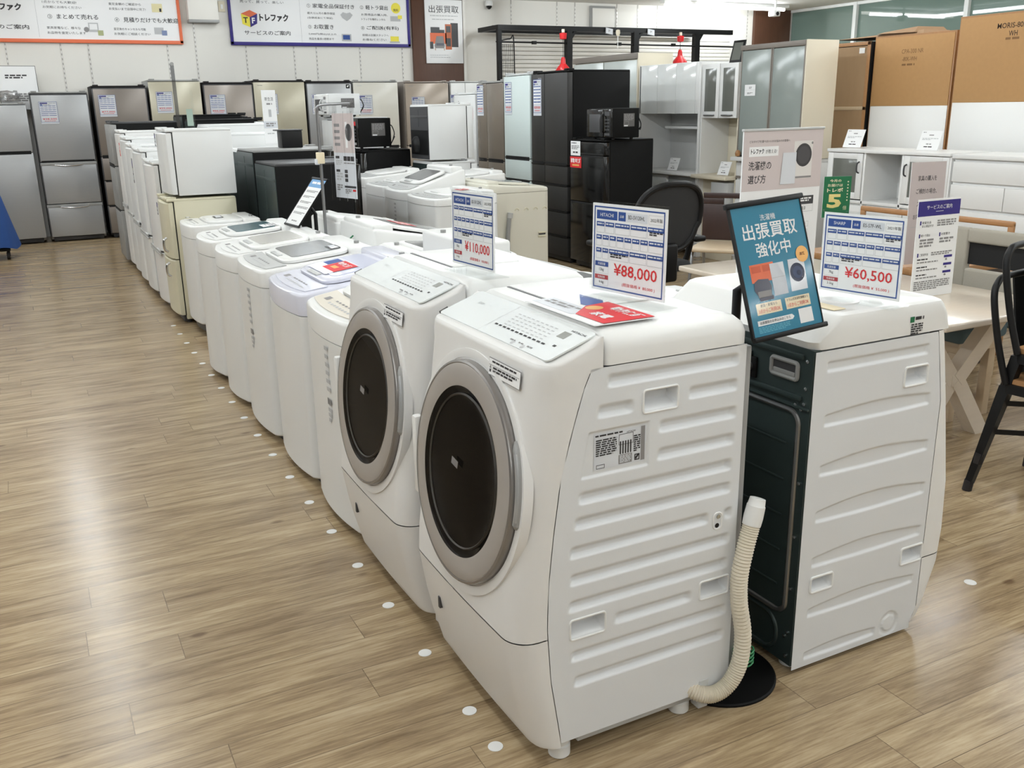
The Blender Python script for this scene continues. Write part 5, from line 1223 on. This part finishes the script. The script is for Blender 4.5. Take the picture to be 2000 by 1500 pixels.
# backs of cabinets standing behind the sideboard
def board_cab(label, x, y0, w, h, zs, letters):
    r = thing('cupboard', label, 'cabinet', (x, y0, 0))
    part(r, 'carcass', WOODO, .006, .42, 0, w, 0, h); part(r, 'hardboard', BOARD, .0, .006, .012, w - .012, zs, h - .014, .001); part(r, 'white_board', MELAM, .0, .006, .012, w - .012, .02, zs - .001, .001)
    b = MB(); p = Pr(b, (-.0005, w, h), (0, -1, 0), (0, 0, -1), w, h); letters(p); b.build('lettering', r); return r
SERIF = mat('print_stencil_brown', (66, 48, 34), .7); SERIF2 = mat('print_stencil_faded', (136, 100, 64), .7)
board_cab('hardboard cabinet back with faded stencilled letters, white lower half', 6.62, 5.245, .80, 1.995, 1.432, lambda p: (p.txt('CPA-300 NR', .5, .058, .017, SERIF2, 1, .27, 'C'), p.txt('-80K-WH', .47, .088, .017, SERIF2, 1, .18, 'C'), p.marks(.38, .115, .16, .012, SERIF2, 1, 1, 3)))
board_cab('taller hardboard cabinet back stencilled MORIS-80KB WH at the right edge', 6.58, 4.385, .81, 2.082, 1.452, lambda p: (p.txt('MORIS-80KB', .57, .035, .018, SERIF, 1, .33, 'C', .01), p.txt('WH', .57, .062, .018, SERIF, 1, .085, 'C', .01), p.marks(.50, .084, .14, .012, SERIF2, 1, 1, 3)))
r = thing('cupboard', 'tan plywood cabinet back with a cross rail and dark side, left of the stencilled boards', 'cabinet', (6.60, 6.065, 0))
W_ = .47
part(r, 'plywood', BOARDT, .004, .01, .03, W_ - .02, .03, 1.93); 
for y0, y1, z0, z1 in ((.0, .035, 0, 1.965), (W_ - .03, W_, 0, 1.965), (0, W_, 1.935, 1.965), (0, W_, 1.40, 1.43)): part(r, 'frame_rail', WOODL if z0 == 1.40 else WOODO, -.004, .02, y0, y1, z0, z1, .002)
part(r, 'carcass', SHADOW, .012, .52, -.004, W_, .0, 1.96); part(r, 'dark_side', BLACKM, -.002, .52, -.012, -.003, 0, 1.962); part(r, 'paper_slip', PAPER, -.0045, -.0035, .06, .12, 1.87, 1.915, 0)
b = MB(); b.cyl((-.002, .13, 1.165), (.006, .13, 1.165), .022, BLACK); b.build('cable_hole', r)
r = thing('cardboard_sheet', 'crumpled brown cardboard lying on the tan cabinet back', 'cardboard', (6.62, 5.62, 1.998))
b = MB(); b.loft([[(x, y, z) for x, y, z in ((.05, -.02, .0), (.40, -.05, .0), (.42, .90, .0), (.02, .90, .0))], [(x, y, z) for x, y, z in ((.08, .0, .03), (.38, .0, .03), (.38, .82, .012), (.05, .82, .006))]], CARD)
b.loft([[(.03, .05, .012), (.42, .02, .01), (.42, .42, .02), (.03, .44, .02)], [(.10, .08, .06), (.38, .06, .06), (.38, .36, .045), (.08, .40, .035)]], CARD); b.build('sheet', r)
# small price notes on stands
def note_draw(p): p.rect(0, 0, 1, 1, PAPER); p.marks(.08, .07, .14, .06, INKG, 1, 2, 1); p.marks(.4, .2, .25, .08, INKG, 1, 2, 2); p.marks(.12, .38, .76, .12, INKL, 2, 2, 3); p.marks(.38, .66, .24, .08, INKG, 1, 2, 4); p.marks(.3, .80, .4, .08, INK, 1, 2, 5)
def note(label, x, y, z, W=.15, H=.12, yaw=-84): card('price_note', label, 'price note', (x, y, z + H / 2 * .94 + .003), yaw, W, H, note_draw, 22, holder=None, group='small white price notes on the furniture')
note('white price note at the left end of the white sideboard', 6.06, 5.66, 1.112, .17, .15)
note('white price note on the sideboard in front of the hardboard back', 6.06, 4.93, 1.112, .17, .15)
note('white price note on the counter of the white gloss cupboard', 5.98, 7.95, .822, .14, .13)
note('white price note on the counter of the cream dresser', 5.92, 7.08, .822, .14, .13)
for lab, x, y, z in (('small round brown knob ornament on the drawer base', 5.865, 6.84, 1.006),):
    r = thing('ornament', lab, 'ornament', (x, y, z)); b = MB(); b.lathe([(.001, 0), (.02, .005), (.026, .03), (.016, .055), (.001, .06)], WOODO, 20); b.build('body', r)
# framed picture leaning on top of the dresser
r = thing('picture_frame', 'small black framed picture leaning on top of the dresser', 'picture', (5.98, 7.0, 1.836), 0)
r.rotation_euler = (0, math.radians(14), 0)
b = MB(); b.box(0, .015, 0, .16, 0, .20, BLACK, .003); b.build('frame', r); b = MB(); b.box(-.001, .004, .02, .14, .022, .178, DKPANE); b.build('picture', r)

# ================================================================== DISPLAY RACK IN FRONT OF THE FAR WALL
RY = 12.4
r = thing('display_rack', 'long black steel display rack in front of the far wall', 'rack', (6.23, RY, 0))
def bar(name, p0, p1, rad=.02, m=BLACK, sq=True):
    b = MB()
    if sq: beam(b, p0, p1, rad * 2, rad * 2, m)
    else: b.cyl(p0, p1, rad, m)
    return b.build(name, r)
bar('top_rail', (-.03, 0, 2.545), (4.15, 0, 2.55), .035); bar('top_rail', (0, .62, 2.555), (3.9, .62, 2.55), .03)
bar('end_rail', (0, 0, 2.55), (0, .62, 2.55), .03)
for x in (0, 1.13, 2.30, 3.45):
    bar('upright', (x, 0 if x else 0, 0), (x, 0, 2.53), .045 if x else .03)
    if x: bar('bracket', (x, 0, 2.36), (x + .12, 0, 2.53), .018)
bar('hanging_rail', (.0, -.02, 2.355), (4.3, -.02, 2.335), .012, sq=False)
for x in (.55, 2.0, 3.0): bar('clamp', (x - .03, -.02, 2.35), (x + .03, -.02, 2.35), .022)
bar('deck', (.05, .3, 2.585), (2.3, .3, 2.585), .012)
b = MB()
for k in range(7): b.cyl((.06 + k * .03, .06, 1.2), (.06 + k * .03, .06, 2.33), .003, BLACK, n=6)
for k in range(17): b.cyl((.05, .06, 1.2 + k * .07), (.26, .06, 1.2 + k * .07), .003, BLACK, n=6)
b.tube(smooth_path([(-.02, .06, 2.36), (.2, .06, 2.40), (.265, .06, 2.35), (.265, .06, 1.2)], 5), .009, BLACK, 8); b.build('wire_grid', r)
# white slatted panel behind the rack
b = MB(); z = 1.2
while z < 2.50: b.box(6.62, 10.95, YF - .10, YF - .03, z, z + .056, WALLW, .012); z += .06
b.box(6.6, 10.97, YF - .05, YF - .012, 1.18, 2.52, MELAM); tag(b.build('slatted_panel'), 'white horizontally slatted panel behind the black rack', 'panel')
def pendant(label, x, z0, zc):
    r = thing('pendant_lamp', label, 'lamp', (x, RY - .09, 0), 0, 'red pendant lamps on the rack')
    b = MB(); b.lathe([(.001, z0), (.055, z0 - .01), (.048, z0 - .09), (.001, z0 - .10)], REDL, 24); b.build('ceiling_cup', r)
    b = MB(); b.cyl((0, 0, z0), (0, 0, z0 + .045), .022, CREAMB); b.build('plug', r)
    b = MB(); b.cyl((0, 0, z0 - .09), (0, 0, zc + .20), .004, BLACK, n=8); b.build('cord', r)
    b = MB(); b.lathe([(.001, zc + .20), (.022, zc + .20), (.032, zc + .17), (.040, zc + .11), (.085, zc + .06), (.115, zc + .015), (.118, zc), (.112, zc), (.08, zc + .055), (.03, zc + .10), (.001, zc + .16)], REDL, 36); b.build('lamp_shade', r)
pendant('left red pendant lamp, half hidden behind the black refrigerator', 7.22, 2.49, 1.955)
pendant('right red pendant lamp above the white gloss cupboard', 9.31, 2.485, 2.08)
G_R = 'small tags hanging from the rack'
for lab, x in (('left grey price tag clipped to the rack rail', 8.03), ('right grey price tag clipped to the rack rail', 8.78)):
    card('rack_tag', lab, 'price tag', (x, RY - .06, 2.525), 0, .13, .095, lambda p: (p.rect(0, 0, 1, 1, PAPERG), p.frame(0, 0, 1, 1, .06, DGREY, 2), p.marks(.35, .3, .3, .35, INKG, 3, 3, 2)), 15, -10, group=G_R)
r = thing('socket_cord', 'white lamp socket hanging next to the left rack tag', 'lamp socket', (8.16, RY - .09, 2.28)); b = MB(); b.cyl((0, 0, 0), (0, 0, .20), .006, WHITEP); b.lathe([(.001, .27), (.03, .26), (.034, .22), (.02, .18), (.001, .18)], CREAMB, 16); b.build('socket', r)

# ================================================================== THINGS ON THE FAR WALL
def tf_cube(p, x, y, s, l=3):
    """small cube emblem with two letters"""
    a = p.W / p.H
    def q(u, v): return (x + u * s, y + v * s * a)
    p.poly([q(0, .22), q(.55, 0), q(1, .20), q(.52, .42)], ORANGE, l); p.poly([q(0, .22), q(.52, .42), q(.52, 1), q(.05, .82)], YELLOW, l); p.poly([q(.52, .42), q(1, .20), q(.95, .78), q(.52, 1)], INDIGO, l)
    p.txt('T', *q(.12, .42), .42 * s * a * .8, INK, l + 1, bold=.03); p.txt('F', *q(.64, .44), .42 * s * a * .8, PAPER, l + 1, bold=.03)
def banner(label, x0, x1, z0, z1, color, draw):
    W, H = x1 - x0, z1 - z0
    r = thing('wall_banner', label, 'banner', (x0, YF - .03, z0), 0, 'service banners on the far wall')
    b = MB(); b.box(0, W, 0, .02, 0, H, PAPER); b.build('sheet', r)
    printed(draw, r, (0, 0, H), (1, 0, 0), (0, 0, -1), W, H, .0008)
    b = MB(); t = .032
    for a, c, d, e in ((-.01, W + .01, -.01, t), (-.01, W + .01, H - t, H + .01), (-.01, t * .8, 0, H), (W - t * .8, W + .01, 0, H)): b.box(a, c, -.012, .02, d, e, color, .002)
    b.build('frame', r); return r
def draw_service_banner(p):
    p.txt('売って、買って、楽しい', .06, .18, .05, INK, 2, .23); tf_cube(p, .06, .36, .085); p.txt('トレファク', .155, .42, .145, INK, 2, .155, bold=.045)
    p.txt('サービスのご案内', .07, .735, .085, INK, 2, .245, bold=.01); p.rect(.375, .02, .0012, .92, INKL, 2)
    for x, y, n, t, wt in ((.415, .20, '①', '家電全品保証付き', .235), (.715, .20, '②', '軽トラ貸出', .13), (.415, .60, '③', 'お取置き', .11), (.715, .60, '④', 'ご配送(有料)', .19)):
        p.txt(n, x, y + .01, .07, INK, 2); p.txt(t, x + .032, y, .085, INK, 2, wt, bold=.008)
    for x, y, t1, t2 in ((.415, .36, '最大12ヵ月の動作保証', '(全額返金にて保証)'), (.72, .36, 'お買得品の購入時、', 'トラックを無料レンタル'), (.415, .76, '5,000円(税込)以上の', '商品を最長1週間まで'), (.72, .76, '詳細は店舗スタッフへ', 'お尋ねください')):
        p.txt(t1, x, y, .045, INK, 2, .155); p.txt(t2, x, y + .09, .045, INK, 2, .14)
    p.poly([(.60, .40), (.615, .35), (.635, .37), (.655, .35), (.67, .40), (.655, .47), (.635, .52), (.61, .46)], INKL, 2); p.rect(.60, .77, .055, .14, INKL, 2); p.rect(.607, .79, .04, .09, BLUE, 3)
    p.disc(.925, .24, .028, YELLOW, 2); p.txt('無料', .925, .25, .06, INK, 3, .03, 'C'); p.rect(.89, .40, .06, .10, INKL, 2); p.rect(.935, .38, .025, .07, YELLOW, 3); p.rect(.885, .80, .05, .10, YELLOW, 2); p.rect(.88, .90, .06, .03, INKL, 3)
banner('white service banner with indigo frame and cube emblem', 2.70, 5.19, 2.325, 2.99, INDIGO, draw_service_banner)
def draw_buy_banner(p):
    p.txt('トレファク', .128, .36, .125, INK, 2, .155, bold=.045); p.txt('買取のご案内', .098, .715, .08, INK, 2, .205, bold=.01); p.rect(.342, .02, .0012, .9, INKL, 2)
    for x, y, n, t, wt in ((.40, .10, '①', '1点から売れる', .20), (.70, .10, '②', 'その場で現金化', .20), (.40, .52, '③', 'まとめて売れる', .185), (.70, .55, '④', '見積りだけでも大歓迎', .26)):
        p.txt(n, x - .01, y + .01, .075, INK, 2); p.txt(t, x + .03, y, .088, INK, 2, wt, bold=.008)
    for x, y, t1, t2 in ((.375, .30, '1点からでも大歓迎!', 'お気軽にお持ちください'), (.67, .30, '査定金額のご確認から', 'お支払いまで店頭中に完了!'), (.38, .735, '家具家電など、様々な', 'お品物を査定いたします'), (.68, .735, '査定後のキャンセルも可能', 'お気軽にご相談ください')):
        p.txt(t1, x, y, .045, INK, 2, .15); p.txt(t2, x, y + .085, .045, INK, 2, .17)
    p.rect(.565, .66, .045, .16, INKL, 2); p.rect(.57, .68, .035, .10, PAPER, 3); p.disc(.555, .78, .012, INKG, 3); p.rect(.605, .79, .025, .09, mat('print_sage', (170, 176, 130), .5), 3)
    p.rect(.87, .30, .05, .15, mat('print_straw', (226, 216, 170), .5), 2); p.rect(.905, .38, .01, .06, INK, 3); p.rect(.87, .72, .045, .12, INKL, 2); p.rect(.905, .77, .025, .09, mat('print_steel_blue', (120, 134, 170), .5), 3); p.rect(.53, .12, .06, .12, INKL, 2)
banner('white buying banner with orange frame at the left end of the wall', -.42, 2.078, 2.325, 2.99, ORANGE, draw_buy_banner)
# framed poster on the pilaster
r = thing('wall_poster', 'tall white poster with furniture picture on the wooden pilaster', 'poster', (5.425, YF - .075, 2.10))
W_, H_ = .58, .86
b = MB(); b.box(0, W_, 0, .022, 0, H_, PAPER, .003); b.build('sheet', r)
b = MB(); p = Pr(b, (0, 0, H_), (1, 0, 0), (0, 0, -1), W_, H_, .0006)
p.txt('出張買取', .5, .09, .115, INK, 2, .80, 'C'); p.marks(.13, .245, .74, .02, INKL, 1, 2, 1); p.marks(.18, .30, .6, .02, INKL, 1, 2, 2)
p.rect(.13, .43, .24, .20, DGREY, 2); p.rect(.67, .36, .20, .38, mat('print_charcoal', (56, 56, 58), .5), 2); p.rect(.36, .47, .14, .10, DGREY, 2); p.rect(.11, .52, .44, .17, ORANGE, 3); p.rect(.52, .38, .17, .40, mat('print_rust', (190, 104, 66), .5), 3); p.rect(.545, .41, .12, .10, DGREY, 4); p.rect(.545, .60, .12, .13, DGREY, 4); p.rect(.10, .66, .09, .11, DGREY, 4)
p.poly([(.28, .57), (.46, .57), (.50, .72), (.48, .76), (.24, .76), (.22, .72)], INKG, 5); p.rect(.27, .68, .20, .04, mat('print_slate', (96, 98, 110), .5), 6); p.rect(.235, .76, .015, .035, WOODO, 5); p.rect(.475, .76, .015, .035, WOODO, 5)
p.marks(.10, .865, .5, .015, INKL, 1, 2, 3); p.marks(.10, .90, .55, .015, INKL, 1, 2, 4); b.build('print', r)
r = thing('wall_box', 'white box with grey underside on the wall between the banners', 'wall box', (2.17, YF - .16, 2.575)); b = MB(); b.box(0, .37, 0, .15, .03, .42, WALLW, .006); b.build('cover', r); b = MB(); b.box(-.004, .374, .0, .15, 0, .035, GREYP, .003); b.build('underside', r)
r = thing('wall_switch', 'small white wall switch beside the white box', 'switch', (2.575, YF - .012, 2.72)); b = MB(); b.box(0, .085, 0, .012, 0, .13, CREAMB, .003); b.build('plate', r); b = MB(); b.box(.028, .057, -.006, .002, .035, .09, WHITEP, .002); b.build('rocker', r)
r = thing('wall_hatch', 'white hatch with grey frame on the wall above the rack', 'hatch', (8.21, YF - .045, 2.60)); b = MB(); b.box(0, .46, 0, .04, 0, .36, GREYP, .003); b.build('frame', r); b = MB(); b.box(.03, .44, -.012, .0, .0, .325, WALLW, .004); b.build('panel', r)
def secu(label, loc):
    r = thing('security_camera', label, 'camera', loc); b = MB(); b.lathe([(.05, .09), (.06, .05), (.055, .02), (.001, .02)], WHITEP, 24, True); b.build('body', r); b = MB(); b.lathe([(.045, .03), (.040, .0), (.02, -.022), (.001, -.028)], BLACKG, 20); b.build('dome', r)
secu('dome security camera on the wall right of the poster', (6.45, YF - .06, 2.88))
r = thing('security_camera', 'white security camera hanging near the right wall under the tube light', 'camera', (10.90, 12.0, CEIL)); b = MB(); b.cyl((0, 0, -.14), (0, 0, 0), .018, WHITEP); b.build('bracket', r); b = MB(); b.box(-.07, .07, -.05, .09, -.23, -.14, WHITEP, .02, 3); b.cyl((0, -.06, -.19), (0, -.03, -.19), .028, BLACKG); b.build('body', r)
card('wall_notice', 'white notice with black lines leaning behind the leftmost silver refrigerator', 'notice', (.12, 12.98, 1.79), 0, .42, .50, lambda p: (p.rect(0, 0, 1, 1, PAPER), p.frame(0, 0, 1, 1, .01, INK, 2), p.marks(.2, .2, .55, .1, INK, 2, 2, 3), p.marks(.1, .62, .8, .2, INKG, 4, 2, 4)), th=.02)
r = thing('plastic_bag', 'crumpled clear plastic bag on the leftmost silver refrigerator', 'bag', (-.05, 12.82, 1.63))
b = MB(); rr = random.Random(4); rings = []
for k in range(6):
    t = k / 5; rings.append([((.20 - .05 * t) * math.cos(2 * PI * j / 20) * rr.uniform(.75, 1.1), (.16 - .03 * t) * math.sin(2 * PI * j / 20) * rr.uniform(.75, 1.1), .11 * t + rr.uniform(0, .02)) for j in range(20)])
b.loft(rings, clear_mat('bag_film', (236, 236, 236), .35, .2)); b.build('film', r)

# ================================================================== ODDS AND ENDS
DOT = mat('white_sticker', (232, 232, 230), .5)
G_DOT = 'round white stickers on the floor'
ys = [4.71 * 1.48 - .30 * k for k in range(0, 18)]
first = None
for k, y in enumerate(ys):
    o = MB(); o.cyl((0, 0, .0002), (0, 0, .0012), .0185, DOT, n=24)
    if first is None:
        first = o.build('floor_sticker', loc=(.818, y, 0)); tag(first, 'round white sticker on the floor in the line beside the aisle row', 'sticker', G_DOT)
    else:
        c = first.copy(); COL.objects.link(c); c.location = (.818, y, 0)
o = first.copy(); COL.objects.link(o); o.location = (.815, 1.715, 0)
o = first.copy(); COL.objects.link(o); o.location = (2.50, 1.70, 0); del o['group']; o['label'] = 'single round white sticker on the floor right of the reversed washer'
# blue cloth at the left edge
r = thing('cloth_cover', 'blue denim cloth hanging over a cart with black wheels at the left edge', 'cloth', (-.42, 11.45, 0))
b = MB(); rings = []
for k in range(9):
    t = k / 8; z = .12 + .62 * (1 - t); s_ = .17 + .13 * t
    rings.append([(s_ * math.cos(a) * (1 + .06 * math.sin(5 * a) * t), s_ * .9 * math.sin(a) * (1 + .06 * math.sin(5 * a) * t), z + .02 * math.sin(4 * a) * t) for a in [2 * PI * j / 40 for j in range(40)]])
b.loft(rings, BLUEF, True, False); b.build('cloth', r)
b = MB(); b.box(-.2, .2, -.18, .18, .09, .12, BLACK, .01); b.build('cart', r)
for sx in (-1, 1):
    for sy in (-1, 1):
        b = MB(); b.cyl((sx * .17 - .015, sy * .15, .04), (sx * .17 + .015, sy * .15, .04), .04, RUBBER); b.build('wheel', r)
